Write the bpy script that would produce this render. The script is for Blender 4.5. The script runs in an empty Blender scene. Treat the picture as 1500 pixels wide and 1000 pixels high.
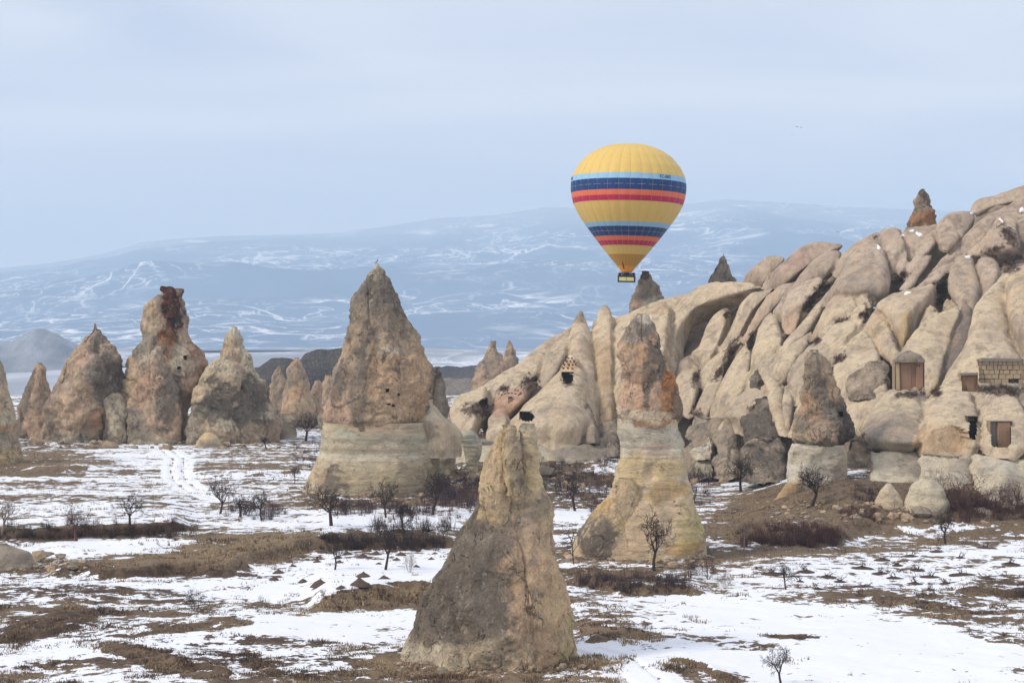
import bpy, math, random
import numpy as np
from mathutils import Vector

# ------------------------------------------------------------------ camera, sky, sun, exposure
scene = bpy.context.scene
COL = scene.collection
F, HC, HY = 2800.0, 30.0, 440.0          # focal length in photo pixels, eye height (m), horizon row
cam_d = bpy.data.cameras.new('camera'); cam = bpy.data.objects.new('camera', cam_d); COL.objects.link(cam)
cam_d.sensor_fit = 'HORIZONTAL'; cam_d.sensor_width = 36.0; cam_d.lens = 36.0 * F / 1500.0
cam_d.shift_y = -60.0 / 1500.0
cam_d.clip_start = 1.0; cam_d.clip_end = 120000.0
cam.location = (0, 0, HC); cam.rotation_euler = (math.radians(90), 0, 0)
scene.camera = cam

SUN_EL, SUN_AZ = math.radians(42), math.radians(248)     # azimuth clockwise from +Y (behind the camera, to the left)
world = bpy.data.worlds.new('World'); scene.world = world; world.use_nodes = True
wn, wl = world.node_tree.nodes, world.node_tree.links
for n in list(wn): wn.remove(n)
w_out = wn.new('ShaderNodeOutputWorld'); w_bg = wn.new('ShaderNodeBackground')
w_sky = wn.new('ShaderNodeTexSky'); w_sky.sky_type = 'NISHITA'; w_sky.sun_disc = False
w_sky.sun_elevation = SUN_EL; w_sky.sun_rotation = SUN_AZ; w_sky.altitude = 1100; w_sky.dust_density = 2.0
w_tc = wn.new('ShaderNodeTexCoord')
w_map = wn.new('ShaderNodeMapping'); w_map.inputs['Scale'].default_value = (0.9, 0.9, 6.5)
w_n1 = wn.new('ShaderNodeTexNoise'); w_n1.inputs['Scale'].default_value = 2.6; w_n1.inputs['Detail'].default_value = 6.0
w_n1.inputs['Roughness'].default_value = 0.45; w_n1.inputs['Distortion'].default_value = 0.6
w_r1 = wn.new('ShaderNodeValToRGB')
w_r1.color_ramp.elements[0].position = 0.36; w_r1.color_ramp.elements[0].color = (6.7, 7.4, 9.1, 1)
w_r1.color_ramp.elements[1].position = 0.64; w_r1.color_ramp.elements[1].color = (9.5, 9.6, 10.5, 1)
w_mix = wn.new('ShaderNodeMixRGB'); w_mix.inputs['Fac'].default_value = 0.92       # thin cloud veils nearly all of the blue
w_bg.inputs['Strength'].default_value = 0.064
wl.new(w_tc.outputs['Generated'], w_map.inputs['Vector']); wl.new(w_map.outputs[0], w_n1.inputs['Vector'])
wl.new(w_n1.outputs['Fac'], w_r1.inputs[0])
w_sep = wn.new('ShaderNodeSeparateXYZ'); wl.new(w_tc.outputs['Generated'], w_sep.inputs[0])
w_hz = wn.new('ShaderNodeMapRange'); w_hz.inputs[1].default_value = 0.02; w_hz.inputs[2].default_value = 0.13; w_hz.inputs[3].default_value = 0.55; w_hz.inputs[4].default_value = 0.0
wl.new(w_sep.outputs['Z'], w_hz.inputs[0])
w_pal = wn.new('ShaderNodeMixRGB'); w_pal.inputs[2].default_value = (10.2, 10.1, 10.8, 1); wl.new(w_hz.outputs[0], w_pal.inputs[0]); wl.new(w_r1.outputs[0], w_pal.inputs[1])
wl.new(w_sky.outputs[0], w_mix.inputs[1]); wl.new(w_pal.outputs[0], w_mix.inputs[2])
wl.new(w_mix.outputs[0], w_bg.inputs[0]); wl.new(w_bg.outputs[0], w_out.inputs[0])

sun_d = bpy.data.lights.new('sun', 'SUN'); sun = bpy.data.objects.new('sun', sun_d); COL.objects.link(sun)
sun_d.energy = 1.5; sun_d.angle = math.radians(14); sun_d.color = (1.0, 0.91, 0.79)
_sv = Vector((math.sin(SUN_AZ) * math.cos(SUN_EL), math.cos(SUN_AZ) * math.cos(SUN_EL), math.sin(SUN_EL)))
sun.rotation_euler = (-_sv).to_track_quat('-Z', 'Y').to_euler(); sun.location = (0, -50, 200)

scene.view_settings.view_transform = 'Standard'; scene.view_settings.look = 'None'
scene.view_settings.exposure = 0.60; scene.view_settings.gamma = 1.0
scene.render.engine = 'CYCLES'
cy = scene.cycles
cy.use_denoising = True; cy.max_bounces = 4; cy.diffuse_bounces = 2; cy.glossy_bounces = 1
cy.transmission_bounces = 1; cy.volume_bounces = 1; cy.transparent_max_bounces = 4; cy.use_adaptive_sampling = True
cy.adaptive_threshold = 0.02

# ------------------------------------------------------------------ helpers: numbers
RNG = np.random.default_rng(7)
NT = RNG.random((64, 64, 64)).astype(np.float32)
def vnoise(P):
    """value noise in -1..1 at points P (n,3)"""
    P = np.asarray(P, np.float64); i = np.floor(P).astype(np.int64); f = (P - i).astype(np.float32)
    f = f * f * f * (f * (f * 6 - 15) + 10)
    a = i & 63; b = (i + 1) & 63
    x0, y0, z0 = a[:, 0], a[:, 1], a[:, 2]; x1, y1, z1 = b[:, 0], b[:, 1], b[:, 2]
    fx, fy, fz = f[:, 0], f[:, 1], f[:, 2]
    c00 = NT[x0, y0, z0] * (1 - fx) + NT[x1, y0, z0] * fx
    c10 = NT[x0, y1, z0] * (1 - fx) + NT[x1, y1, z0] * fx
    c01 = NT[x0, y0, z1] * (1 - fx) + NT[x1, y0, z1] * fx
    c11 = NT[x0, y1, z1] * (1 - fx) + NT[x1, y1, z1] * fx
    return ((c00 * (1 - fy) + c10 * fy) * (1 - fz) + (c01 * (1 - fy) + c11 * fy) * fz) * 2 - 1
def fbm(P, oct=4, gain=0.5):
    P = np.asarray(P, np.float64); s = np.zeros(len(P), np.float32); a = 1.0; t = 0
    for k in range(oct):
        s += a * vnoise(P + 17.3 * k); t += a; a *= gain; P = P * 2.03
    return s / t * 1.5
def ridged(P, oct=3):
    P = np.asarray(P, np.float64); s = np.zeros(len(P), np.float32); a = 1.0; t = 0
    for k in range(oct):
        s += a * (1 - np.abs(vnoise(P + 9.7 * k))) ** 2; t += a; a *= 0.5; P = P * 2.1
    return s / t
def sstep(a, b, x):
    t = np.clip((x - a) / (b - a), 0, 1); return t * t * (3 - 2 * t)
def lin(c):
    c = np.asarray(c, float) / 255.0
    return np.where(c <= 0.04045, c / 12.92, ((c + 0.055) / 1.055) ** 2.4)
ALB = 0.86
def alb(*c): return lin(c) * ALB
def wpt(px, py, D):
    """photo pixel at distance D -> world"""
    return np.stack([(px - 750.0) / F * D, D + 0 * px, HC + (HY - py) / F * D], -1)
def pix(P):
    return 750.0 + P[..., 0] / P[..., 1] * F, HY + (HC - P[..., 2]) / P[..., 1] * F

# ------------------------------------------------------------------ helpers: objects
def link(o, parent=None):
    COL.objects.link(o)
    if parent is not None: o.parent = parent
    return o
def tag(o, label=None, cat=None, group=None, kind=None):
    if label: o['label'] = label
    if cat: o['category'] = cat
    if group: o['group'] = group
    if kind: o['kind'] = kind
    return o
def empty(name, loc):
    o = bpy.data.objects.new(name, None); o.location = loc; o.empty_display_size = 0.5; COL.objects.link(o); return o
def make_mesh(name, V, Fc, mat=None, col=None, attrs=None, smooth=True):
    me = bpy.data.meshes.new(name)
    V = np.asarray(V, np.float32)
    me.vertices.add(len(V)); me.vertices.foreach_set('co', V.ravel())
    if isinstance(Fc, np.ndarray): sizes = [Fc.shape[1]] * len(Fc); flat = Fc.ravel()
    else: sizes = [len(f) for f in Fc]; flat = np.fromiter((i for f in Fc for i in f), np.int64)
    me.loops.add(len(flat)); me.loops.foreach_set('vertex_index', flat.astype(np.int32))
    st = np.concatenate([[0], np.cumsum(sizes)[:-1]]) if len(sizes) else np.zeros(0)
    me.polygons.add(len(sizes)); me.polygons.foreach_set('loop_start', st.astype(np.int32))
    me.polygons.foreach_set('use_smooth', np.full(len(sizes), smooth, bool))
    if col is not None:
        c4 = np.ones((len(V), 4), np.float32); c4[:, :3] = col
        me.color_attributes.new('Col', 'FLOAT_COLOR', 'POINT').data.foreach_set('color', c4.ravel())
    for k, a in (attrs or {}).items():
        me.attributes.new(k, 'FLOAT', 'POINT').data.foreach_set('value', np.asarray(a, np.float32))
    me.update(calc_edges=True)
    if mat: me.materials.append(mat)
    return me
def mesh_obj(name, V, Fc, mat, parent=None, loc=None, **kw):
    """V in world coordinates; stored relative to the parent's origin (or to loc)"""
    V = np.asarray(V, float)
    if parent is not None:
        p, off = parent, np.zeros(3)
        while p is not None: off += np.array(p.location); p = p.parent
        o = bpy.data.objects.new(name, make_mesh(name, V - off, Fc, mat, **kw))
    else:
        loc = np.zeros(3) if loc is None else np.asarray(loc, float)
        o = bpy.data.objects.new(name, make_mesh(name, V - loc, Fc, mat, **kw)); o.location = loc
    return link(o, parent)

# ------------------------------------------------------------------ helpers: materials
def new_mat(name):
    m = bpy.data.materials.new(name); m.use_nodes = True
    n, l = m.node_tree.nodes, m.node_tree.links
    b = n['Principled BSDF']; b.inputs['Roughness'].default_value = 0.9; b.inputs['Specular IOR Level'].default_value = 0.15
    return m, n, l, b
def flat_mat(name, c, rough=0.85, var=0.12, scale=3.0, spec=0.2):
    m, n, l, b = new_mat(name)
    b.inputs['Roughness'].default_value = rough; b.inputs['Specular IOR Level'].default_value = spec
    t = n.new('ShaderNodeTexCoord'); no = n.new('ShaderNodeTexNoise'); no.inputs['Scale'].default_value = scale; no.inputs['Detail'].default_value = 4
    mx = n.new('ShaderNodeMixRGB'); mx.inputs[1].default_value = (*[v * (1 - var) for v in c], 1); mx.inputs[2].default_value = (*[v * (1 + var) for v in c], 1)
    l.new(t.outputs['Object'], no.inputs['Vector']); l.new(no.outputs['Fac'], mx.inputs[0]); l.new(mx.outputs[0], b.inputs['Base Color'])
    return m
def rock_mat(name, grain=1.0, bump=0.5, crack=0.0, stretch=(1, 1, 1), pit=0.0, lichen=0.0, pebble=0.0):
    """vertex colours carry the patches of lichen and rust; grain, pits, cracks and relief on top"""
    m, n, l, b = new_mat(name)
    ge = n.new('ShaderNodeNewGeometry'); vc = n.new('ShaderNodeVertexColor'); vc.layer_name = 'Col'
    mp = n.new('ShaderNodeMapping'); mp.inputs['Scale'].default_value = stretch
    l.new(ge.outputs['Position'], mp.inputs['Vector'])
    def noise(scale, detail, rough=0.6, src=None):
        t = n.new('ShaderNodeTexNoise'); t.inputs['Scale'].default_value = scale; t.inputs['Detail'].default_value = detail
        t.inputs['Roughness'].default_value = rough; l.new((src or mp).outputs[0], t.inputs['Vector']); return t
    def rng(src, a, b_, c, d):
        r = n.new('ShaderNodeMapRange'); r.inputs[1].default_value = a; r.inputs[2].default_value = b_; r.inputs[3].default_value = c; r.inputs[4].default_value = d
        l.new(src, r.inputs[0]); return r.outputs[0]
    def mul(a, b_):
        t = n.new('ShaderNodeMath'); t.operation = 'MULTIPLY'; l.new(a, t.inputs[0]); l.new(b_, t.inputs[1]); return t.outputs[0]
    n1 = noise(1.1, 6, 0.65); n2 = noise(5.0, 4, 0.7)
    k = mul(rng(n1.outputs['Fac'], 0.3, 0.7, 1 - 0.22 * grain, 1 + 0.16 * grain), rng(n2.outputs['Fac'], 0.3, 0.7, 1 - 0.16 * grain, 1 + 0.12 * grain))
    hgt = None
    a1 = n.new('ShaderNodeMath'); a1.operation = 'MULTIPLY_ADD'; l.new(n2.outputs['Fac'], a1.inputs[0]); a1.inputs[1].default_value = 0.35; l.new(n1.outputs['Fac'], a1.inputs[2]); hgt = a1.outputs[0]
    if crack > 0:
        # broken hairlines: the narrow zero crossings of a warped noise, gated by another
        nk = noise(0.42, 3, 0.55); nk.inputs['Distortion'].default_value = 0.7
        sb = n.new('ShaderNodeMath'); sb.operation = 'SUBTRACT'; sb.inputs[1].default_value = 0.5; l.new(nk.outputs['Fac'], sb.inputs[0])
        ab = n.new('ShaderNodeMath'); ab.operation = 'ABSOLUTE'; l.new(sb.outputs[0], ab.inputs[0])
        ck0 = rng(ab.outputs[0], 0.0, 0.012, 0.0, 1.0)
        ng = noise(0.3, 2, 0.5); gate = rng(ng.outputs['Fac'], 0.48, 0.56, 0.0, crack)
        sub = n.new('ShaderNodeMath'); sub.operation = 'SUBTRACT'; sub.inputs[0].default_value = 1.0; l.new(ck0, sub.inputs[1])
        ck = n.new('ShaderNodeMath'); ck.operation = 'SUBTRACT'; ck.inputs[0].default_value = 1.0; l.new(mul(sub.outputs[0], gate), ck.inputs[1]); ck = ck.outputs[0]
        k = mul(k, ck)
        a2 = n.new('ShaderNodeMath'); a2.operation = 'MULTIPLY_ADD'; l.new(ck, a2.inputs[0]); a2.inputs[1].default_value = 0.5; l.new(hgt, a2.inputs[2]); hgt = a2.outputs[0]
    if pit > 0:
        n3 = noise(2.3, 3, 0.5, None); k = mul(k, rng(n3.outputs['Fac'], 0.64, 0.70, 1.0, 1 - pit))
    base = vc
    if lichen > 0:
        n5 = noise(0.75, 8, 0.72); n6 = noise(1.5, 6, 0.75)
        for nn_, c_, lo, hi, am in ((n5, (0.13, 0.115, 0.098, 1), 0.51, 0.60, lichen), (n6, (0.70, 0.61, 0.48, 1), 0.57, 0.65, lichen * 0.75)):
            mm = n.new('ShaderNodeMixRGB'); l.new(rng(nn_.outputs['Fac'], lo, hi, 0.0, am), mm.inputs[0]); l.new(base.outputs[0], mm.inputs[1]); mm.inputs[2].default_value = c_; base = mm
    if pebble > 0:
        vp = n.new('ShaderNodeTexVoronoi'); vp.inputs['Scale'].default_value = 1.7; vp.inputs['Randomness'].default_value = 1.0; l.new(ge.outputs['Position'], vp.inputs['Vector'])
        pe = rng(vp.outputs['Distance'], 0.10, 0.22, 1.0, 0.0); se = n.new('ShaderNodeSeparateColor'); l.new(vp.outputs['Color'], se.inputs[0])
        gd = rng(se.outputs[0], 0.55, 0.6, 0.0, pebble); pv = rng(se.outputs[1], 0.45, 0.55, 0.5, 1.35)
        on = mul(pe, gd); mm = n.new('ShaderNodeMix'); l.new(on, mm.inputs[0]); mm.inputs[2].default_value = 1.0; l.new(pv, mm.inputs[3]); k = mul(k, mm.outputs[0])
        n7 = noise(9.0, 3, 0.6); k = mul(k, rng(n7.outputs['Fac'], 0.3, 0.7, 0.84, 1.14))
        a3 = n.new('ShaderNodeMath'); a3.operation = 'MULTIPLY_ADD'; l.new(on, a3.inputs[0]); a3.inputs[1].default_value = 0.25; l.new(hgt, a3.inputs[2]); hgt = a3.outputs[0]
    mx = n.new('ShaderNodeVectorMath'); mx.operation = 'SCALE'; l.new(base.outputs[0], mx.inputs[0]); l.new(k, mx.inputs['Scale'])
    l.new(mx.outputs[0], b.inputs['Base Color'])
    bp = n.new('ShaderNodeBump'); bp.inputs['Strength'].default_value = bump; bp.inputs['Distance'].default_value = 0.5
    l.new(hgt, bp.inputs['Height']); l.new(bp.outputs[0], b.inputs['Normal'])
    b.inputs['Roughness'].default_value = 0.95; b.inputs['Specular IOR Level'].default_value = 0.08
    return m
M_ROUGH = rock_mat('weathered_tuff', 1.25, 1.0, 0.6, (1, 1, 0.75), 0.3, 0.48, 0.9)
M_SMOOTH = rock_mat('smooth_tuff', 0.75, 0.5, 0.35, (1, 1, 0.4), 0.0, 0.28, 0.35)
M_BAND = rock_mat('banded_tuff', 0.8, 0.6, 0.4, (0.7, 0.7, 1.5), 0.0, 0.30, 0.3)

# ------------------------------------------------------------------ ground
TERR = [  # foot line in photo pixels, height, face width, how far back it dies away (m)
    ([(-150, 795), (0, 790), (100, 786), (200, 783), (292, 772)], 1.7, 2.2, 26),
    ([(455, 806), (560, 808), (700, 800)], 1.3, 2.0, 22),
    ([(60, 850), (200, 842), (310, 845), (420, 815), (520, 792)], 1.6, 3.0, 20),
    ([(440, 896), (520, 892), (600, 884), (700, 888)], 2.3, 5.0, 11),
    ([(828, 855), (900, 862), (960, 864), (1012, 868), (1050, 872)], 1.2, 2.0, 14),
    ([(838, 936), (900, 944), (965, 948)], 0.9, 2.0, 7),
    ([(130, 950), (230, 965), (310, 985), (370, 1004)], 0.7, 1.5, 2.5),
    ([(1070, 802), (1130, 800), (1220, 797), (1300, 780)], 2.2, 5.0, 14),
    ([(20, 690), (90, 694), (165, 688)], 1.2, 2.5, 16),
    ([(-150, 950), (0, 945), (70, 935), (140, 908)], 0.8, 1.5, 12),
    ([(270, 702), (400, 698), (470, 694)], 0.9, 3.0, 18),
    ([(960, 975), (1030, 985), (1100, 1010)], 0.7, 1.2, 3.0),
    ([(1380, 868), (1440, 872), (1600, 868)], 0.9, 1.5, 9),
]
def ground_z(X, Y):
    X = np.asarray(X, float); Y = np.asarray(Y, float)
    px = 750 + X / Y * F; py = HY + F * HC / Y
    P = np.stack([X, Y, np.zeros_like(X)], -1).reshape(-1, 3)
    z = (0.30 * fbm(P / 14.0, 3) + 0.07 * fbm(P / 2.3 + 5, 3)).reshape(X.shape)
    wob = (3.0 * fbm(P / 6.0 + 3, 3)).reshape(X.shape)
    for pts, h, w, dec in TERR:
        a = np.array(pts, float); ly = np.interp(px, a[:, 0], a[:, 1])
        d = Y - F * HC / (ly - HY) + wob
        e = sstep(a[0, 0] - 2, a[0, 0] + 45, px) * sstep(a[-1, 0] + 2, a[-1, 0] - 45, px)
        z = z + 0.72 * h * e * sstep(0, w * 1.3, d) * np.exp(-np.clip(d - w, 0, 400) / dec)
    # talus rising to the foot of the cliffs
    z = z + 4.3 * sstep(1060, 1260, px) * sstep(244, 266, Y) * sstep(420, 300, Y)
    z = z + 3.0 * sstep(600, 700, px) * sstep(1000, 900, px) * sstep(300, 345, Y) * sstep(430, 380, Y)
    z = np.where(Y > 600, z - 92 * sstep(600, 900, Y), z)
    return z
def at_many(px, py):
    """ground points seen at photo pixels"""
    px, py = np.atleast_1d(np.asarray(px, float)), np.atleast_1d(np.asarray(py, float)); D = F * HC / (py - HY)
    for _ in range(10): D = 0.5 * D + 0.5 * F * (HC - ground_z((px - 750) / F * D, D)) / (py - HY)
    X = (px - 750) / F * D
    return np.stack([X, D, ground_z(X, D)], -1)
def at(px, py): return at_many(px, py)[0]

# what covers the ground: (px, py, rx, ry, angle, snow bias, soil 0 grass .. 1 dark earth, weight)
COVER = [
    (235, 700, 260, 36, 0, .60, .45, .9), (170, 755, 200, 16, 0, .84, .4, .9), (390, 668, 105, 24, -3, .34, .35, 1), (215, 668, 90, 14, 0, .80, .4, .9),
    (85, 676, 85, 13, 3, .05, .25, 1), (300, 648, 120, 9, 0, .95, .3, .8), (20, 705, 60, 10, 0, .7, .3, .8),
    (150, 779, 150, 8, -2, -.2, .95, 1), (330, 808, 200, 26, -7, -.1, .12, 1), (190, 828, 90, 14, 0, .1, .3, 1), (250, 838, 200, 8, 0, .12, .8, .9),
    (200, 862, 230, 22, 0, .62, .75, 1), (560, 765, 190, 12, -2, 1.1, .3, 1), (120, 803, 150, 13, -3, 1.05, .3, 1), (420, 762, 90, 9, -3, 1.0, .3, 1),
    (500, 845, 170, 33, -6, 1.1, .7, 1), (560, 790, 110, 13, 0, .0, .75, 1), (590, 762, 110, 10, 0, 1.05, .3, 1),
    (560, 872, 105, 18, -8, -.2, .15, 1), (330, 925, 300, 13, 0, 1.15, .5, 1), (480, 908, 200, 12, 0, .9, .5, 1), (60, 922, 85, 20, -14, -.3, .75, 1),
    (360, 960, 330, 34, 4, .60, .8, 1), (60, 960, 110, 22, -8, .85, .7, .9), (250, 972, 110, 11, 15, -.2, .55, 1), (230, 925, 65, 9, -8, -.1, .6, 1), (330, 912, 55, 7, -6, .1, .5, 1), (510, 960, 120, 12, 6, .5, .6, .8), (420, 985, 110, 12, 6, .15, .6, .8),
    (730, 985, 200, 26, 0, .02, .22, 1), (560, 975, 60, 14, 0, .1, .15, 1), (660, 715, 110, 40, 0, .06, .4, 1), (790, 690, 110, 35, 0, .02, .5, 1), (880, 690, 40, 8, 0, .85, .4, 1), (700, 748, 110, 9, 0, .92, .3, 1), (850, 758, 60, 9, 0, 1.05, .3, 1), (840, 735, 60, 12, 0, .1, .6, 1),
    (870, 795, 60, 10, 0, .35, .8, 1), (900, 845, 110, 16, 2, .05, .55, 1), (960, 822, 110, 10, 0, .62, .4, .9), (920, 875, 110, 12, 3, .55, .5, 1), (880, 925, 60, 15, 5, -.1, .2, 1), (985, 941, 110, 6, -2, -.1, .75, 1), (930, 962, 90, 16, 20, 1.1, .6, 1), (990, 970, 70, 12, 25, .15, .4, 1), (870, 985, 60, 12, 10, .2, .3, 1),
    (1085, 735, 75, 22, -18, 1.15, .3, 1), (1180, 765, 150, 44, 2, -.25, .4, 1), (1330, 758, 210, 34, 0, -.1, .4, 1), (1290, 732, 190, 26, 0, -.3, .5, 1), (1420, 735, 120, 30, 0, -.2, .45, 1), (1160, 812, 190, 13, -5, .2, .3, 1), (1330, 785, 170, 8, -8, .55, .4, 1), (1150, 830, 130, 9, -6, .70, .5, .8),
    (1300, 838, 240, 26, 0, .84, .6, 1), (1000, 865, 70, 10, 0, .3, .4, .8), (1080, 905, 55, 12, 14, .12, .7, 1), (1270, 925, 330, 34, 8, 1.25, .5, 1), (1250, 970, 420, 34, 4, 1.25, .5, 1), (1420, 905, 150, 22, 12, .52, .55, 1), (1340, 885, 90, 7, 12, .18, .6, 1), (1455, 930, 70, 7, 10, .25, .6, .9), (1160, 931, 45, 4, 2, .05, .8, 1), (1085, 945, 50, 6, 5, .2, .7, .9), (1030, 985, 60, 12, 10, .3, .5, .9), (1060, 870, 60, 8, 8, .45, .5, .8),
    (1470, 860, 60, 18, 0, .35, .7, 1), (715, 972, 175, 16, 0, -.3, .35, 1), (935, 815, 125, 12, 0, .1, .4, 1), (540, 728, 130, 13, 0, .05, .35, 1), (230, 650, 200, 5, 0, .3, .5, 1), (1190, 745, 80, 14, 0, -.3, .4, 1), (20, 690, 50, 7, 0, .0, .4, 1), (1450, 812, 110, 14, 0, .95, .4, .9), (1380, 770, 60, 5, -6, .95, .3, .9), (1440, 772, 40, 4, 0, .9, .3, .9),  # the rings at the rock feet: brown grass, doubling as painted contact shadow
]
TRACK = [([(222, 649), (246, 660), (262, 672), (258, 688), (264, 704), (286, 719), (330, 732)], 1.0), ([(845, 945), (900, 960), (935, 985), (960, 1010)], 1.3)]
def cover(P):
    """snow bias and soil kind at ground points"""
    px, py = pix(P)
    Q = P * np.array([1, 1, 0])
    wx = px + 34 * fbm(Q / 11.0 + 2.2, 4, .6); wy = py + 8.0 * fbm(Q / 9.0 + 7.7, 4, .6)
    S = np.full(len(P), 0.53, np.float32); K = np.full(len(P), 0.5, np.float32)
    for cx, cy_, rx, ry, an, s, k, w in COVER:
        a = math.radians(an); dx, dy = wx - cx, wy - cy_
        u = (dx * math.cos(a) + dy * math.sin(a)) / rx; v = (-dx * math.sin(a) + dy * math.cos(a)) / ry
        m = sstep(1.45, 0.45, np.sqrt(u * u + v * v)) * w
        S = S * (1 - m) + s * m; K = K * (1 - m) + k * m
    return S, K
def build_ground():
    nu, nr = 640, 560
    pyr = np.concatenate([np.linspace(4600, 1130, 16), np.linspace(1060, 1008, 12), np.linspace(1006, 600, nr), np.linspace(596, 510, 36)])
    Yr = F * HC / (pyr - HY); Yr = np.concatenate([Yr, np.linspace(Yr[-1] + 30, 1500, 6)])
    u = np.linspace(-0.36, 0.36, nu)
    Y = np.repeat(Yr[:, None], nu, 1); X = Y * u[None, :]
    Z = ground_z(X, Y)
    V = np.stack([X, Y, Z], -1).reshape(-1, 3)
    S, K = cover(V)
    # bare steep banks, wheel tracks
    gy = np.gradient(Z, axis=0) / np.gradient(Y, axis=0)
    S = S - 1.0 * sstep(0.16, 0.42, np.abs(gy).ravel()); K = np.maximum(K, 0.55 * sstep(0.2, 0.5, np.abs(gy).ravel()))
    px, py = pix(V); dz = np.zeros(len(V))
    for pts, w in TRACK:
        a = np.array(pts, float); cx = np.interp(py, a[:, 1], a[:, 0]); ins = sstep(a[0, 1] - 1, a[0, 1] + 3, py) * sstep(a[-1, 1] + 1, a[-1, 1] - 3, py)
        dm = (px - cx) / F * V[:, 1]
        S = S * (1 - ins * sstep(3.2, 2.3, np.abs(dm))) + 1.6 * ins * sstep(3.2, 2.3, np.abs(dm))
        rut = ins * (sstep(.45, .1, np.abs(dm - w)) + sstep(.45, .1, np.abs(dm + w)))
        S = S - 1.0 * rut; dz -= 0.22 * rut
    V[:, 2] += dz + sstep(.55, .1, S) * (.16 * fbm(V * np.array([1, 1, 0]) / 1.1 + 60, 3) + .10 * fbm(V * np.array([1, 1, 0]) / 3.0 + 70, 2))
    n = len(Yr); idx = np.arange(n * nu).reshape(n, nu)
    Fc = np.stack([idx[:-1, :-1], idx[:-1, 1:], idx[1:, 1:], idx[1:, :-1]], -1).reshape(-1, 4)
    m, nn, l, b = new_mat('snowy_earth')
    ge = nn.new('ShaderNodeNewGeometry')
    def attr(a):
        t = nn.new('ShaderNodeAttribute'); t.attribute_name = a; return t.outputs['Fac']
    def noise(scale, det, rough=0.6):
        t = nn.new('ShaderNodeTexNoise'); t.inputs['Scale'].default_value = scale; t.inputs['Detail'].default_value = det; t.inputs['Roughness'].default_value = rough
        l.new(ge.outputs['Position'], t.inputs['Vector']); return t.outputs['Fac']
    def rng(src, a, b_, c, d):
        r = nn.new('ShaderNodeMapRange'); r.inputs[1].default_value = a; r.inputs[2].default_value = b_; r.inputs[3].default_value = c; r.inputs[4].default_value = d; l.new(src, r.inputs[0]); return r.outputs[0]
    def math2(op, a, b_):
        t = nn.new('ShaderNodeMath'); t.operation = op; l.new(a, t.inputs[0])
        if isinstance(b_, float): t.inputs[1].default_value = b_
        else: l.new(b_, t.inputs[1])
        return t.outputs[0]
    def mixc(f, a, b_):
        t = nn.new('ShaderNodeMixRGB'); l.new(f, t.inputs[0])
        for q, i in ((a, 1), (b_, 2)):
            if isinstance(q, tuple): t.inputs[i].default_value = (*q, 1)
            else: l.new(q, t.inputs[i])
        return t.outputs[0]
    na, nb, nc = noise(0.38, 5, 0.66), noise(0.95, 5, 0.7), noise(0.10, 3)
    mpn = nn.new('ShaderNodeMapping'); mpn.inputs['Scale'].default_value = (0.035, 0.16, 0.0); l.new(ge.outputs['Position'], mpn.inputs['Vector'])
    ns_ = nn.new('ShaderNodeTexNoise'); ns_.inputs['Scale'].default_value = 1.0; ns_.inputs['Detail'].default_value = 5; ns_.inputs['Distortion'].default_value = .5; l.new(mpn.outputs[0], ns_.inputs['Vector'])
    strip = rng(ns_.outputs['Fac'], 0.3, 0.7, -0.5, 0.42)
    nz = math2('ADD', strip, math2('ADD', math2('ADD', rng(na, 0.25, 0.75, -0.75, 0.75), rng(nb, 0.25, 0.75, -0.55, 0.55)), rng(nc, 0.3, 0.7, -0.15, 0.15)))
    snow = rng(math2('ADD', attr('snow'), nz), 0.44, 0.56, 0.0, 1.0)
    grass = mixc(nb, tuple(lin((116, 97, 78)) * .8), tuple(lin((170, 148, 118)) * .8))
    earth = mixc(na, tuple(lin((50, 41, 36)) * .8), tuple(lin((112, 90, 74)) * .8))
    soil = mixc(rng(math2('ADD', attr('soil'), rng(nb, 0.3, 0.7, -0.35, 0.35)), 0.2, 0.8, 0.0, 1.0), grass, earth)
    white = mixc(nb, (0.80, 0.82, 0.86), (0.88, 0.89, 0.91))
    l.new(mixc(snow, soil, white), b.inputs['Base Color'])
    bp = nn.new('ShaderNodeBump'); bp.inputs['Strength'].default_value = 0.6; bp.inputs['Distance'].default_value = 0.35
    l.new(math2('ADD', math2('MULTIPLY', snow, 0.5), math2('MULTIPLY', nb, math2('SUBTRACT', rng(snow, 0, 1, 1.2, 0.2), 0.0))), bp.inputs['Height']); l.new(bp.outputs[0], b.inputs['Normal'])
    o = mesh_obj('ground', V, Fc, m, attrs={'snow': S, 'soil': K}); tag(o, 'patchy snow over brown fields between the rock chimneys', kind='structure')
    return o
GROUND = build_ground()

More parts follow.
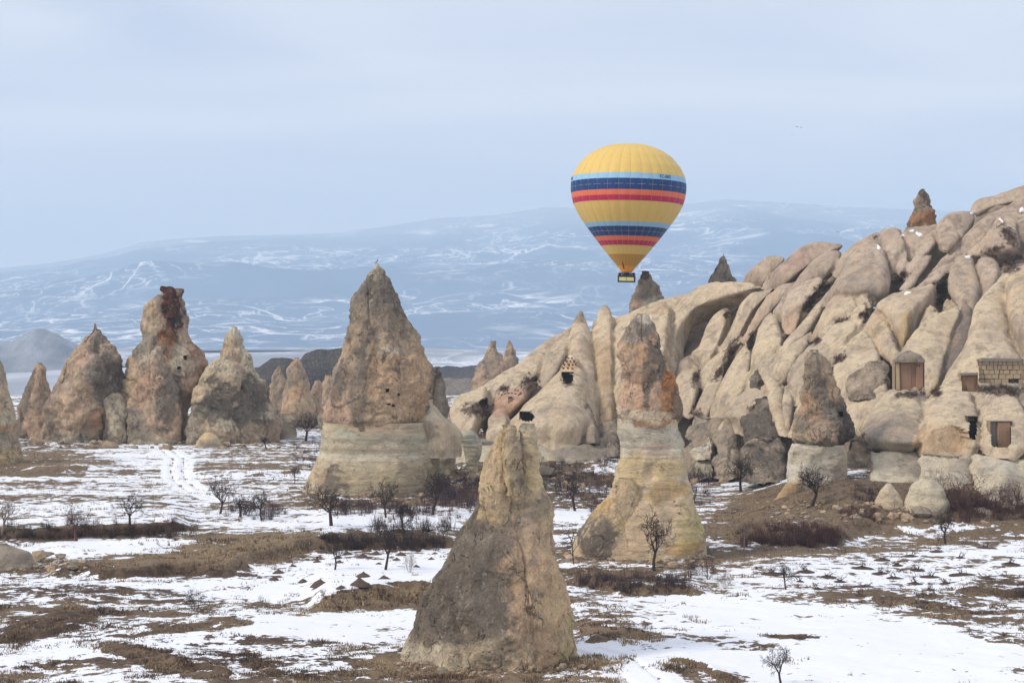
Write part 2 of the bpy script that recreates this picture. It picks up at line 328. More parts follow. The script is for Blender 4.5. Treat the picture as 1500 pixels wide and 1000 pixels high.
# ------------------------------------------------------------------ the far country: plain, mountains, hills
def far_mat(name, dark, pale, scale, streak):
    m, n, l, b = new_mat(name)
    ge = n.new('ShaderNodeNewGeometry'); mp = n.new('ShaderNodeMapping'); mp.inputs['Scale'].default_value = scale
    l.new(ge.outputs['Position'], mp.inputs['Vector'])
    n1 = n.new('ShaderNodeTexNoise'); n1.inputs['Scale'].default_value = 1.0; n1.inputs['Detail'].default_value = 5; n1.inputs['Distortion'].default_value = 0.9
    l.new(mp.outputs[0], n1.inputs['Vector'])
    # thin drifts: the narrow band where the noise crosses its middle
    s1 = n.new('ShaderNodeMath'); s1.operation = 'SUBTRACT'; s1.inputs[1].default_value = 0.5; l.new(n1.outputs['Fac'], s1.inputs[0])
    ab = n.new('ShaderNodeMath'); ab.operation = 'ABSOLUTE'; l.new(s1.outputs[0], ab.inputs[0])
    r = n.new('ShaderNodeMapRange'); r.inputs[1].default_value = 0.0; r.inputs[2].default_value = streak; r.inputs[3].default_value = 1.0; r.inputs[4].default_value = 0.0
    l.new(ab.outputs[0], r.inputs[0])
    n2 = n.new('ShaderNodeTexNoise'); n2.inputs['Scale'].default_value = 0.55; n2.inputs['Detail'].default_value = 4; l.new(mp.outputs[0], n2.inputs['Vector'])
    r2 = n.new('ShaderNodeMapRange'); r2.inputs[1].default_value = 0.42; r2.inputs[2].default_value = 0.55; l.new(n2.outputs['Fac'], r2.inputs[0])
    n4 = n.new('ShaderNodeTexNoise'); n4.inputs['Scale'].default_value = 2.7; n4.inputs['Detail'].default_value = 4; n4.inputs['Distortion'].default_value = 1.2; l.new(mp.outputs[0], n4.inputs['Vector'])
    s4 = n.new('ShaderNodeMath'); s4.operation = 'SUBTRACT'; s4.inputs[1].default_value = 0.5; l.new(n4.outputs['Fac'], s4.inputs[0])
    a4 = n.new('ShaderNodeMath'); a4.operation = 'ABSOLUTE'; l.new(s4.outputs[0], a4.inputs[0])
    r4 = n.new('ShaderNodeMapRange'); r4.inputs[1].default_value = 0.0; r4.inputs[2].default_value = streak * 1.3; r4.inputs[3].default_value = 0.75; r4.inputs[4].default_value = 0.0; l.new(a4.outputs[0], r4.inputs[0])
    mxx = n.new('ShaderNodeMath'); mxx.operation = 'MAXIMUM'; l.new(r.outputs[0], mxx.inputs[0]); l.new(r4.outputs[0], mxx.inputs[1])
    mu = n.new('ShaderNodeMath'); mu.operation = 'MULTIPLY'; l.new(mxx.outputs[0], mu.inputs[0]); l.new(r2.outputs[0], mu.inputs[1])
    at_ = n.new('ShaderNodeAttribute'); at_.attribute_name = 'snow'
    ad = n.new('ShaderNodeMath'); ad.operation = 'MAXIMUM'; l.new(mu.outputs[0], ad.inputs[0]); l.new(at_.outputs['Fac'], ad.inputs[1])
    mx = n.new('ShaderNodeMixRGB'); l.new(ad.outputs[0], mx.inputs[0]); mx.inputs[1].default_value = (*dark, 1); mx.inputs[2].default_value = (*pale, 1)
    l.new(mx.outputs[0], b.inputs['Base Color'])
    return m
M_MOUNT = far_mat('snow_streaked_mountain', (0.19, 0.27, 0.38), (0.88, 0.88, 0.9), (0.0022, 0.0011, 0.006), 0.020)  # bluish dark tone puts some of the air's haze into the colour
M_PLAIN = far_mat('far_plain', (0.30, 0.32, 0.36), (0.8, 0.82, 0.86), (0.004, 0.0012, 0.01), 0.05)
CREST = np.array([(-900, 402), (0, 394), (60, 387), (150, 371), (210, 354), (300, 347), (420, 344), (500, 341), (560, 332), (640, 319), (720, 315), (800, 304), (900, 308), (1000, 299), (1060, 291), (1150, 296), (1250, 303), (1330, 307), (1500, 312), (2400, 330)], float)
def build_far():
    nu = 420; px = np.linspace(-900, 2400, nu); D = np.concatenate([np.linspace(3600, 13000, 150), np.linspace(13150, 17000, 18)])
    PX, DD = np.meshgrid(px, D)
    t = np.clip((DD - 3800) / 9200, 0, 1)
    zc = HC + (HY - np.interp(PX, CREST[:, 0], CREST[:, 1])) / F * 13000
    X = (PX - 750) / F * DD
    P = np.stack([X, DD * 0.7, 0 * X], -1).reshape(-1, 3)
    r = ridged(P / 2300.0 + 4.1, 4).reshape(X.shape); f2 = fbm(P / 700.0, 4).reshape(X.shape)
    z = -64 + (zc + 64) * (0.35 * t + 0.65 * t ** 1.9) + (400 * (r - 0.55) + 60 * f2) * t * (1 - t) * 2.2 + 9 * f2 * t
    z = np.where(DD > 13000, z - (DD - 13000) * 0.22, z)
    # drifts lie along the gully lines
    fl = (ridged(P * np.array([1 / 900., 1 / 1500., 1]) + 8.8, 2)).reshape(X.shape)
    S = sstep(0.86, 0.97, fl) * sstep(-0.1, 0.25, f2) * 0.8 + 0.3 * sstep(0.7, 1.0, t)
    V = np.stack([X, DD, z], -1).reshape(-1, 3); idx = np.arange(len(V)).reshape(X.shape)
    Fc = np.stack([idx[:-1, :-1], idx[:-1, 1:], idx[1:, 1:], idx[1:, :-1]], -1).reshape(-1, 4)
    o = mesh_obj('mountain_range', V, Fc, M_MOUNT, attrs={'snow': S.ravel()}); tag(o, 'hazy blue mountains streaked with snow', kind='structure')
    # plain
    nu, Dp = 200, np.concatenate([np.linspace(650, 4000, 120), np.geomspace(4200, 60000, 30)])
    u = np.linspace(-0.9, 0.9, nu); Y = np.repeat(Dp[:, None], nu, 1); X = Y * u
    P = np.stack([X, Y, 0 * X], -1).reshape(-1, 3)
    z = -64 + 5 * fbm(P / 180.0, 3) * (P[:, 1] < 3800)
    V = P.copy(); V[:, 2] = z; idx = np.arange(len(V)).reshape(X.shape)
    Fc = np.stack([idx[:-1, :-1], idx[:-1, 1:], idx[1:, 1:], idx[1:, :-1]], -1).reshape(-1, 4)
    tag(mesh_obj('plain', V, Fc, M_PLAIN, attrs={'snow': sstep(0.1, 0.8, fbm(P / 260.0 + 3, 3)) * .5}), 'distant snowy plain below the mountains', kind='structure')
def hill(name, label, pts, D, depth, base, mat, rough, col, n=120):
    a = np.array(pts, float); px = np.linspace(a[0, 0], a[-1, 0], n); top = np.interp(px, a[:, 0], a[:, 1])
    v = np.linspace(-1, 1, 40); PX, VV = np.meshgrid(px, v)
    zt = HC + (HY - np.interp(PX, px, top)) / F * D
    z = base + (zt - base) * (1 - np.abs(VV) ** 1.25)
    Y = D + VV * depth; X = (PX - 750) / F * D
    P = np.stack([X, Y, z], -1).reshape(-1, 3)
    P[:, 2] += rough * (fbm(P / (rough * 5), 4) * (1 - np.abs(VV.ravel()) ** 3))
    idx = np.arange(len(P)).reshape(X.shape); Fc = np.stack([idx[:-1, :-1], idx[:-1, 1:], idx[1:, 1:], idx[1:, :-1]], -1).reshape(-1, 4)
    nz = fbm(P / (rough * 6) + 3, 4)[:, None]
    c = np.array(col[0])[None] * (0.5 - 0.5 * nz) + np.array(col[1])[None] * (0.5 + 0.5 * nz)
    tag(mesh_obj(name, P, Fc, mat, col=np.clip(c, 0.01, 1)), label, kind='structure')
build_far()
hill('hill', 'hazy pyramid shaped hill on the plain', [(-60, 535), (-30, 522), (5, 503), (35, 490), (58, 480), (66, 479), (82, 487), (105, 500), (140, 520), (175, 535)], 2600, 130, -66, M_ROUGH, 5, [(.17, .20, .25), (.42, .45, .5)])  # pale blue-grey tones paint distance haze into the hill
hill('hill', 'dark scrubby knoll behind the small pale cones', [(330, 560), (375, 540), (405, 522), (420, 519), (440, 524), (450, 514), (462, 513), (480, 518), (505, 514), (560, 522), (610, 545), (640, 560)], 760, 40, -14, M_ROUGH, 3.5, [(.035, .035, .04), (.11, .10, .10)])
hill('hill', 'low dark wooded rise beyond the saddle', [(600, 552), (640, 540), (655, 536), (672, 537), (690, 535), (705, 540), (730, 545), (790, 555)], 1250, 70, -40, M_ROUGH, 3.5, [(.05, .055, .07), (.14, .13, .13)])
hill('hill', 'low brown swell with a strip of snow beyond the ridge', [(560, 575), (640, 556), (700, 558), (800, 566), (900, 590)], 700, 50, -16, M_ROUGH, 1.5, [(.2, .17, .15), (.36, .32, .29)])

# ------------------------------------------------------------------ rock bodies
def resample(pts, t):
    a = np.array(pts, float); d = np.concatenate([[0], np.cumsum(np.hypot(*np.diff(a, axis=0).T))]); d /= d[-1]
    x = np.interp(t, d, a[:, 0]); y = np.interp(t, d, a[:, 1])
    return x, y
def smooth1(v, k):
    for _ in range(k):
        w = v.copy(); w[1:-1] = 0.25 * v[:-2] + 0.5 * v[1:-1] + 0.25 * v[2:]; v = w
    return v
DB = np.array([(560, 345), (640, 342), (900, 342), (1050, 332), (1150, 306), (1300, 288), (1500, 278), (1700, 270)], float)
PB = np.array([(640, 690), (900, 678), (1050, 690), (1150, 705), (1300, 712), (1700, 710)], float)
def hillside(px, py):
    return np.interp(px, DB[:, 0], DB[:, 1]) + (np.interp(px, PB[:, 0], PB[:, 1]) - py) * 0.19
def paint(px, py, P, tones, patches, seed=0.0, sc=0.35, rows=None):
    n = fbm(P * sc + seed, 4); n2 = fbm(P * sc * 0.35 + seed + 31, 3)
    T = np.array(tones)
    w = np.clip(0.5 + 0.9 * n, 0, 1)[:, None]; c = T[0] * (1 - w) + T[1] * w
    if len(T) > 2:
        w = sstep(0.05, 0.5, n2 + 0.3 * n)[:, None]; c = c * (1 - w) + T[2] * w
    edge = 0.62 * fbm(P * sc * 1.6 + seed + 11, 5, 0.62)
    for cx, cy_, rx, ry, an, colr, st in patches or ():
        a = math.radians(an); dx, dy = px - cx, py - cy_
        u = (dx * math.cos(a) + dy * math.sin(a)) / rx; v = (-dx * math.sin(a) + dy * math.cos(a)) / ry
        q = np.sqrt(u * u + v * v) + edge
        w = (sstep(1.15, 0.8, q) * st)[:, None]
        c = c * (1 - w) + (np.array(colr) * (1 + 0.25 * n[:, None])) * w
    return np.clip(c, 0.012, 0.9)
def rock(name, L, R, D=None, o=0.0, mode='arc', bf=1.0, bb=0.8, s0=0.0, p=2.0, nv=None, nu=56, lump=0.25, lsc=0.35, fine=0.05, flute=0.0, strata=0.0, block=0.0,
         tones=None, patches=None, mat=None, parent=None, holes=None, smo=2, seed=None, rnd=0.0, sink=0.0, collect=None):
    """a solid rock whose left and right outlines are known; it bulges forward and back by its own width"""
    seed = RNG.random() * 50 if seed is None else seed
    a, b_ = np.array(L, float), np.array(R, float)
    if nv is None:
        nv = int(np.clip(max(np.hypot(*np.diff(a, axis=0).T).sum(), np.hypot(*np.diff(b_, axis=0).T).sum()) / 1.9, 24, 220))
    t = np.linspace(0, 1, nv)
    if mode == 'y':
        y0, y1 = min(a[0, 1], b_[0, 1]), max(a[-1, 1], b_[-1, 1]); yy = y0 + (y1 - y0) * t
        lx, rx_ = np.interp(yy, a[:, 1], a[:, 0]), np.interp(yy, b_[:, 1], b_[:, 0]); ly = ry = yy
    else:
        lx, ly = resample(L, t); rx_, ry = resample(R, t)
    lx, ly, rx_, ry = [smooth1(v, smo) for v in (lx, ly, rx_, ry)]
    cx, cyy = (lx + rx_) / 2, (ly + ry) / 2; hx, hy = (rx_ - lx) / 2, (ry - ly) / 2
    if D is None:
        Dc = smooth1(hillside(cx, cyy), 6) + o
    else:
        Dc = np.interp(t, np.linspace(0, 1, len(D)), D) if isinstance(D, (list, tuple)) else np.full(nv, float(D)); Dc = Dc + o
    hw = np.hypot(hx, hy) / F * Dc
    if sink: Dc = Dc + sink * hw * sstep(0.62, 1.0, t)
    # round the tip
    tip = np.clip(t / 0.04, 0, 1) ** 0.5; hw2 = hw * (tip if rnd else 1)
    th = np.linspace(0, 2 * np.pi, nu, endpoint=False); s = np.cos(th); front = np.sin(th) >= 0
    uu = np.where(s > s0, (s - s0) / (1 - s0), (s - s0) / (1 + s0))
    prof = np.where(front, np.clip(1 - np.abs(uu) ** p, 0, 1) ** (1 / p), -np.sqrt(np.clip(1 - s * s, 0, 1)))
    bul = np.where(front, bf, bb)
    PXg = cx[:, None] + hx[:, None] * s[None]; PYg = cyy[:, None] + hy[:, None] * s[None]
    V = wpt(PXg, PYg, np.repeat(Dc[:, None], nu, 1))
    V[..., 1] -= hw2[:, None] * (prof * bul)[None]
    # outward normals of the grid
    du = np.roll(V, -1, 1) - np.roll(V, 1, 1); dv = np.gradient(V, axis=0)
    N = np.cross(du, dv); N /= np.linalg.norm(N, axis=-1, keepdims=True) + 1e-9
    C = V.mean(1, keepdims=True); sg = np.sign(((V - C) * N).sum(-1).mean()); N *= sg if sg else 1
    P = V.reshape(-1, 3); env = np.clip(hw / (0.6 + 0 * hw), 0.15, 1)[:, None].repeat(nu, 1).ravel()
    d = lump * fbm(P * lsc + seed, 3)
    if fine: d = d + fine * fbm(P * lsc * 6 + seed + 3, 3)
    if flute: d = d + flute * (ridged(P * np.array([0.55, 0.55, 0.07]) + seed, 2) - 0.6)
    if strata: d = d + strata * vnoise(np.stack([P[:, 0] * 0.06, P[:, 1] * 0.06, P[:, 2] * 2.6], -1) + seed) + strata * 0.7 * vnoise(np.stack([P[:, 0] * 0.1, P[:, 1] * 0.1, P[:, 2] * 6.5], -1) + seed)
    if block:
        q = fbm(P * lsc * 1.3 + seed + 7, 2) * 3.0; d = d + block * (np.floor(q) + sstep(0.35, 0.65, q - np.floor(q)) - 0.5) * 0.5
        d = d - block * 0.8 * sstep(0.90, 0.985, ridged(P * lsc * np.array([0.8, 0.8, 0.5]) + seed + 2, 1))
    V = V + N * (d * env).reshape(nv, nu)[..., None]
    P = V.reshape(-1, 3)
    top, bot = V[0].mean(0), V[-1].mean(0)
    colr = paint(PXg.ravel(), PYg.ravel(), P, tones, patches, seed)
    P = np.vstack([P, top, bot]); colr = np.vstack([colr, colr[:nu].mean(0), colr[(nv - 1) * nu:nv * nu].mean(0)])
    idx = np.arange(nv * nu).reshape(nv, nu); nx = np.roll(idx, -1, 1)
    Q = np.stack([idx[:-1], nx[:-1], nx[1:], idx[1:]], -1)
    if sg > 0: Q = Q[..., ::-1]
    Q = Q.reshape(-1, 4)
    if collect is not None:
        caps = [[nv * nu, int(idx[0, k]), int(idx[0, (k + 1) % nu])][::(1 if sg < 0 else -1)] for k in range(nu)] + [[nv * nu + 1, int(idx[-1, (k + 1) % nu]), int(idx[-1, k])][::(1 if sg < 0 else -1)] for k in range(nu)]
        collect.append((P, Q.tolist() + caps, colr)); return None
    liners = []
    if holes:
        fc = P[Q].mean(1); fx, fy = pix(fc); fr = np.tile(front, nv - 1); keep = np.ones(len(Q), bool)
        for (x0, y0, x1, y1) in holes:
            hit = (fx > x0) & (fx < x1) & (fy > y0) & (fy < y1) & fr
            if hit.any(): liners.append((x0, y0, x1, y1, fc[hit, 1].mean(), fc[hit, 1].min())); keep &= ~hit
        Q = Q[keep]
    tri = [list(q) for q in Q.tolist()]
    tt, bt = nv * nu, nv * nu + 1
    for k in range(nu):
        k2 = (k + 1) % nu; tri.append([tt, int(idx[0, k]), int(idx[0, k2])][::(1 if sg < 0 else -1)]); tri.append([bt, int(idx[-1, k2]), int(idx[-1, k])][::(1 if sg < 0 else -1)])
    ob = mesh_obj(name, P, tri, mat or M_ROUGH, parent, loc=None if parent is not None else (bot if parent is None else None), col=colr)
    for x0, y0, x1, y1, dm, dn in liners:
        recess('window_opening', ob, x0 - 0.8, y0 - 0.8, x1 + 0.8, y1 + 0.8, dm + 0.15, 1.6)
    return ob
M_CAVE = flat_mat('cave_wall', (0.10, 0.075, 0.06))
def recess(name, parent, x0, y0, x1, y1, D, depth, mat=None):
    a = [wpt(np.array([x]), np.array([y]), D)[0] for x, y in ((x0, y0), (x1, y0), (x1, y1), (x0, y1))]
    V = np.array(a + [q + np.array([0, depth, 0]) for q in a])
    Fq = [[0, 1, 5, 4], [1, 2, 6, 5], [2, 3, 7, 6], [3, 0, 4, 7], [4, 5, 6, 7]]
    return mesh_obj(name, V, Fq, mat or M_CAVE, parent, smooth=False)
def slab(name, pts, D, thick, mat, parent=None, col=None, lean=0.0, bev=0.12):
    """a thick plate: outline in photo pixels at distance D, edges eased"""
    a = np.array(pts, float); n = len(a); c = a.mean(0)
    ins = c + (a - c) * (1 - bev)
    def ring(q, off): 
        W = wpt(q[:, 0], q[:, 1], np.full(n, float(D))); W[:, 1] += off; W[:, 1] += (W[:, 2] - W[:, 2].min()) * lean; return W
    V = np.vstack([ring(ins, -thick * .5), ring(a, -thick * .3), ring(a, thick * .5)])
    Fq = [list(range(n))[::-1], list(range(2 * n, 3 * n))]
    for k in range(n):
        k2 = (k + 1) % n
        Fq += [[k, k2, n + k2, n + k], [n + k, n + k2, 2 * n + k2, 2 * n + k]]
    kw = dict(col=np.tile(np.array(col), (3 * n, 1))) if col is not None else {}
    return mesh_obj(name, V, Fq, mat, parent, smooth=False, **kw)

# rock colours
GREY, GREY2, DKG = alb(126, 115, 102), alb(168, 154, 136), alb(94, 85, 76)
TAN, TAN2, CREAM, PALE = alb(220, 191, 155), alb(202, 175, 145), alb(218, 202, 172), alb(234, 222, 198)
PINK, ORNG, RUST, DRUST = alb(212, 178, 150), alb(216, 174, 134), alb(206, 142, 90), alb(98, 62, 50)
YEL, OCHR, GREEN = alb(218, 192, 146), alb(208, 168, 104), alb(182, 174, 152)
FINA, FINB, FINP, FING = alb(216, 195, 167), alb(194, 173, 149), alb(208, 187, 165), alb(134, 121, 110)
FINY = alb(222, 202, 168)

def chimney(name, label, base):
    r = empty(name, base); tag(r, label, 'rock chimney', 'fairy chimneys'); return r
# --- the front chimney
c1 = chimney('fairy_chimney', 'broad tapering tan chimney with a grey left flank standing alone in the snow', (-1.5, 161, 0))
rock('body', [(735, 640), (724, 655), (718, 668), (708, 696), (696, 728), (680, 756), (664, 780), (648, 812), (632, 848), (616, 880), (600, 916), (589, 948), (582, 978), (580, 1000)],
     [(764, 640), (776, 660), (788, 690), (794, 722), (801, 752), (809, 776), (817, 808), (825, 840), (833, 872), (839, 904), (845, 940), (847, 965), (848, 1000)],
     161.5, mode='y', bf=0.95, s0=0.25, p=1.75, nv=215, nu=230, lump=.5, lsc=.22, fine=.13, flute=.35, block=.3, parent=c1, mat=M_ROUGH, seed=3.3,
     tones=[TAN, TAN2, YEL], patches=[(735, 690, 45, 60, 0, YEL, .6), (660, 850, 90, 115, 28, GREY, .95), (720, 790, 60, 60, 20, GREY, .85), (745, 850, 45, 70, 0, GREY, .75), (700, 900, 75, 45, -10, GREY, .8), (640, 930, 60, 60, 30, GREY, .8),
              (625, 955, 62, 34, -18, CREAM, .85), (690, 945, 70, 26, -12, alb(206, 186, 156), .7), (790, 860, 42, 95, -8, ORNG * .5 + TAN * .5, .7), (765, 680, 16, 40, 0, GREY2, .6), (770, 740, 40, 16, 0, GREY, .5), (742, 655, 14, 12, 0, OCHR, .6)])
rock('spire', [(762, 620), (762, 640), (762, 680), (766, 730), (772, 770)], [(782, 621), (787, 650), (790, 690), (796, 735), (800, 775)], 160.2, mode='y', bf=0.8, p=2.4, nu=70, lump=0.2, lsc=.8, fine=.06, strata=.10, parent=c1, mat=M_BAND, tones=[CREAM, YEL, GREEN], patches=[(780, 700, 20, 60, 0, YEL, .8)])
rock('shoulder', [(736, 628), (726, 638), (722, 658), (712, 690), (705, 730), (715, 790)], [(758, 622), (763, 640), (762, 670), (757, 705), (752, 740), (745, 790)], 160.0, mode='y', bf=.9, p=2.2, nu=90, lump=.3, lsc=.5, fine=.08, block=.15, parent=c1, tones=[YEL, TAN, CREAM], patches=[(742, 652, 18, 18, 0, OCHR, .6), (735, 720, 20, 40, 20, TAN, .6), (748, 690, 10, 34, 0, GREY2, .5)])
rock('knob', [(744, 630), (736, 650), (738, 690), (742, 715)], [(757, 634), (764, 655), (765, 690), (760, 725)], 158.6, mode='y', bf=.8, nu=50, lump=.2, lsc=.8, block=.1, parent=c1, tones=[GREY2, YEL, GREY])
# --- the middle chimney with the rusty cap
c2 = chimney('fairy_chimney', 'two tier chimney with a rusty pointed cap on a pale banded stem', (14, 226, 0))
rock('cap', [(935, 461), (922, 469), (910, 484), (902, 500), (901, 520), (905, 545), (905, 570), (901, 598), (902, 612), (905, 623)], [(944, 461), (957, 479), (968, 505), (978, 525), (988, 550), (995, 575), (999, 590), (996, 606), (992, 616), (988, 623)],
     226, mode='y', bf=.9, p=2.3, nv=130, nu=150, lump=.5, lsc=.3, fine=.16, block=.26, parent=c2, tones=[PINK, ORNG, TAN],
     patches=[(935, 480, 34, 26, 0, GREY2, .95), (945, 466, 12, 8, 0, PALE, .8), (960, 525, 24, 40, 15, GREY, .85), (925, 530, 26, 26, 0, ORNG, .7), (915, 570, 16, 50, 0, PINK, .8), (980, 570, 12, 45, 12, RUST, .95), (990, 590, 12, 24, 0, DKG, .6), (945, 560, 6, 40, 4, GREY, .8), (930, 606, 45, 10, 0, CREAM, .7), (928, 552, 26, 8, 0, alb(132, 104, 88), .6)])
rock('stem', [(906, 616), (904, 650), (905, 672), (902, 692), (897, 712), (885, 731), (868, 747), (855, 766), (845, 786), (836, 808), (831, 830), (828, 842)], [(994, 612), (1000, 645), (1003, 682), (1006, 702), (1014, 720), (1020, 740), (1026, 765), (1033, 786), (1032, 806), (1030, 842)],
     226, mode='y', bf=.85, p=2.5, nv=170, nu=190, lump=.4, lsc=.3, fine=.07, strata=.06, parent=c2, mat=M_BAND, tones=[CREAM, YEL, TAN], smo=1,
     patches=[(950, 640, 60, 26, 0, alb(212, 200, 178), .9), (950, 662, 60, 8, 0, PALE, .7), (958, 656, 24, 12, -10, PINK, .5), (950, 685, 55, 22, 0, YEL, .8), (880, 785, 42, 36, -20, GREY, .95), (910, 770, 26, 40, 0, TAN, .7), (965, 745, 45, 45, 0, TAN, .7), (975, 715, 30, 14, -15, OCHR, .6), (965, 718, 14, 18, 0, GREY, .5), (1005, 770, 22, 30, 0, alb(206, 186, 130), .7), (1000, 795, 26, 9, 0, OCHR, .6), (880, 742, 26, 8, -25, OCHR, .6), (945, 690, 7, 40, 8, GREY2, .4)])
rock('foot', [(906, 700), (897, 716), (885, 738), (872, 760), (850, 785), (838, 815), (834, 842)], [(925, 704), (934, 725), (942, 748), (938, 780), (930, 812), (925, 842)], 222.0, mode='y', bf=.6, nu=80, lump=.35, lsc=.35, fine=.07, parent=c2, tones=[TAN, YEL, GREY2], patches=[(885, 790, 36, 34, -20, GREY, .95), (905, 735, 22, 26, 0, TAN, .8), (880, 742, 26, 8, -25, OCHR, .6)])
rock('foot', [(965, 712), (948, 735), (940, 765), (935, 800), (935, 836)], [(990, 715), (1012, 738), (1024, 768), (1032, 792), (1030, 836)], 223.0, mode='y', bf=.6, nu=90, lump=.4, lsc=.4, fine=.08, block=.12, parent=c2, tones=[TAN, YEL, PINK], patches=[(975, 735, 22, 20, 0, GREY, .6), (1008, 775, 20, 24, 20, alb(208, 190, 136), .8), (1000, 797, 26, 8, 0, OCHR, .7)])
# --- the big cone
c3 = chimney('fairy_chimney', 'largest steep grey cone with four small carved windows on a pale banded plinth', (-20, 302, 0))
rock('cone', [(549, 386), (544, 394), (537, 406), (524, 425), (514, 455), (507, 480), (500, 505), (492, 535), (485, 560), (475, 590), (470, 610), (470, 624), (472, 634)], [(555, 386), (566, 397), (577, 415), (587, 440), (597, 465), (610, 490), (622, 512), (632, 535), (638, 560), (634, 590), (628, 610), (622, 626), (618, 634)],
     302, mode='y', bf=.9, s0=.05, p=2.0, nv=190, nu=210, lump=.32, lsc=.2, fine=.2, flute=.25, block=.36, parent=c3, tones=[GREY, GREY2, TAN2], seed=8.1, holes=[(564.5, 569, 569.5, 575), (581.5, 576, 585, 580), (566.5, 590, 571.5, 593.5), (573.5, 591.5, 577.5, 595.5)],
     patches=[(550, 393, 15, 14, 0, CREAM, .85), (570, 450, 45, 60, 10, GREY, .6), (525, 490, 14, 18, 0, TAN2, .8), (570, 512, 34, 8, 5, CREAM, .7), (580, 575, 48, 62, -20, ORNG * .6 + TAN * .4, .95), (610, 545, 28, 34, 20, ORNG * .5 + TAN * .5, .9), (500, 600, 24, 34, 8, PINK, .9), (560, 605, 40, 30, 0, TAN, .9), (515, 540, 16, 40, 5, TAN2, .6), (545, 520, 14, 60, 0, DKG, .5), (530, 575, 12, 60, 0, GREY, .7), (500, 560, 10, 30, 10, DKG, .5)])
rock('side_cone', [(640, 538), (628, 560), (616, 590), (612, 615)], [(644, 542), (652, 560), (658, 585), (655, 605), (650, 620)], 303, mode='y', bf=.8, nu=60, lump=.3, lsc=.4, block=.15, parent=c3, tones=[GREY, GREY2, TAN2])
rock('plinth', [(472, 622), (472, 640), (469, 660), (462, 680), (452, 698), (443, 716), (437, 738)], [(628, 616), (636, 640), (640, 660), (642, 680), (636, 700), (628, 718), (620, 738)],
     302, mode='y', bf=.86, p=2.6, nv=100, nu=180, lump=.35, lsc=.25, fine=.06, strata=.05, parent=c3, mat=M_BAND, tones=[CREAM, alb(200, 184, 152), TAN2], smo=1,
     patches=[(550, 640, 110, 9, 0, alb(186, 176, 152), .7), (510, 630, 16, 5, 0, alb(190, 196, 176), .6), (550, 655, 110, 3, 0, alb(166, 154, 134), .6), (550, 664, 100, 4, 0, PALE, .7), (490, 705, 36, 24, -30, GREY, .95), (470, 690, 14, 18, 0, TAN, .5), (570, 690, 60, 20, 0, alb(206, 186, 150), .7)])
rock('pot', [(618, 584), (606, 604), (600, 625), (598, 645), (598, 668)], [(634, 592), (652, 610), (668, 622), (676, 636), (676, 668)], 301, mode='y', bf=.9, nu=70, lump=.3, lsc=.4, parent=c3, mat=M_SMOOTH, tones=[CREAM, TAN2, GREY2], patches=[(620, 628, 20, 12, 0, GREY, .6), (620, 600, 12, 12, 30, DKG, .5)])
# --- the left row
c4 = chimney('fairy_chimney', 'tall chimney with a dark rust stained neck and square broken top', (-76, 408, 0))
rock('body', [(240, 424), (236, 436), (223, 441), (216, 450), (213, 470), (208, 495), (198, 515), (190, 535), (185, 555), (182, 590), (184, 620), (182, 660)], [(266, 424), (268, 440), (270, 460), (280, 490), (290, 510), (299, 535), (296, 560), (284, 590), (276, 620), (274, 660)],
     410, mode='y', bf=.75, p=2.2, nv=130, nu=130, lump=.6, lsc=.16, fine=.32, block=.75, parent=c4, tones=[TAN2, PINK, GREY2], holes=[(269.5, 520, 273.5, 526.5), (260, 536, 265, 541.5)], smo=1,
     patches=[(254, 462, 14, 48, -3, DRUST, .98), (250, 500, 12, 26, 0, RUST * .6 + DRUST * .4, .75), (225, 465, 12, 26, 0, TAN, .7), (275, 520, 18, 26, 0, CREAM, .7), (215, 570, 30, 40, 0, TAN, .8), (225, 530, 22, 10, -20, CREAM, .6), (255, 585, 18, 40, 10, GREY, .85), (245, 610, 28, 24, 0, GREY2, .6), (225, 645, 40, 8, 0, GREEN, .7), (262, 430, 10, 8, 0, DKG, .8), (290, 510, 12, 20, 0, alb(190, 140, 110), .6)])
rock('crest', [(238, 420), (236, 430), (238, 445), (242, 460)], [(250, 419), (258, 426), (262, 445), (258, 465)], 407, mode='y', bf=.8, nu=40, lump=.4, lsc=.5, block=.4, parent=c4, tones=[DRUST, DKG, DRUST])
rock('crest', [(256, 423), (254, 432), (256, 450), (258, 480)], [(267, 423), (269, 430), (268, 445), (268, 480)], 408, mode='y', bf=.8, nu=40, lump=.4, lsc=.5, block=.4, parent=c4, tones=[DKG, DRUST, TAN2])
rock('buttress', [(232, 505), (208, 530), (194, 570), (188, 610), (186, 660)], [(240, 505), (250, 530), (262, 580), (268, 620), (268, 660)], 404, mode='y', bf=.6, nu=90, lump=.4, lsc=.2, fine=.28, block=.6, parent=c4, tones=[PINK, TAN, GREY2], patches=[(245, 590, 16, 40, 0, GREY, .8), (215, 560, 24, 24, 0, alb(212, 172, 142), .6), (225, 646, 40, 7, 0, GREEN, .7), (215, 525, 26, 8, -30, CREAM, .6)])
c5 = chimney('fairy_chimney', 'wide pinkish grey cone with a blunt tip beside the rust stained chimney', (-90, 408, 0))
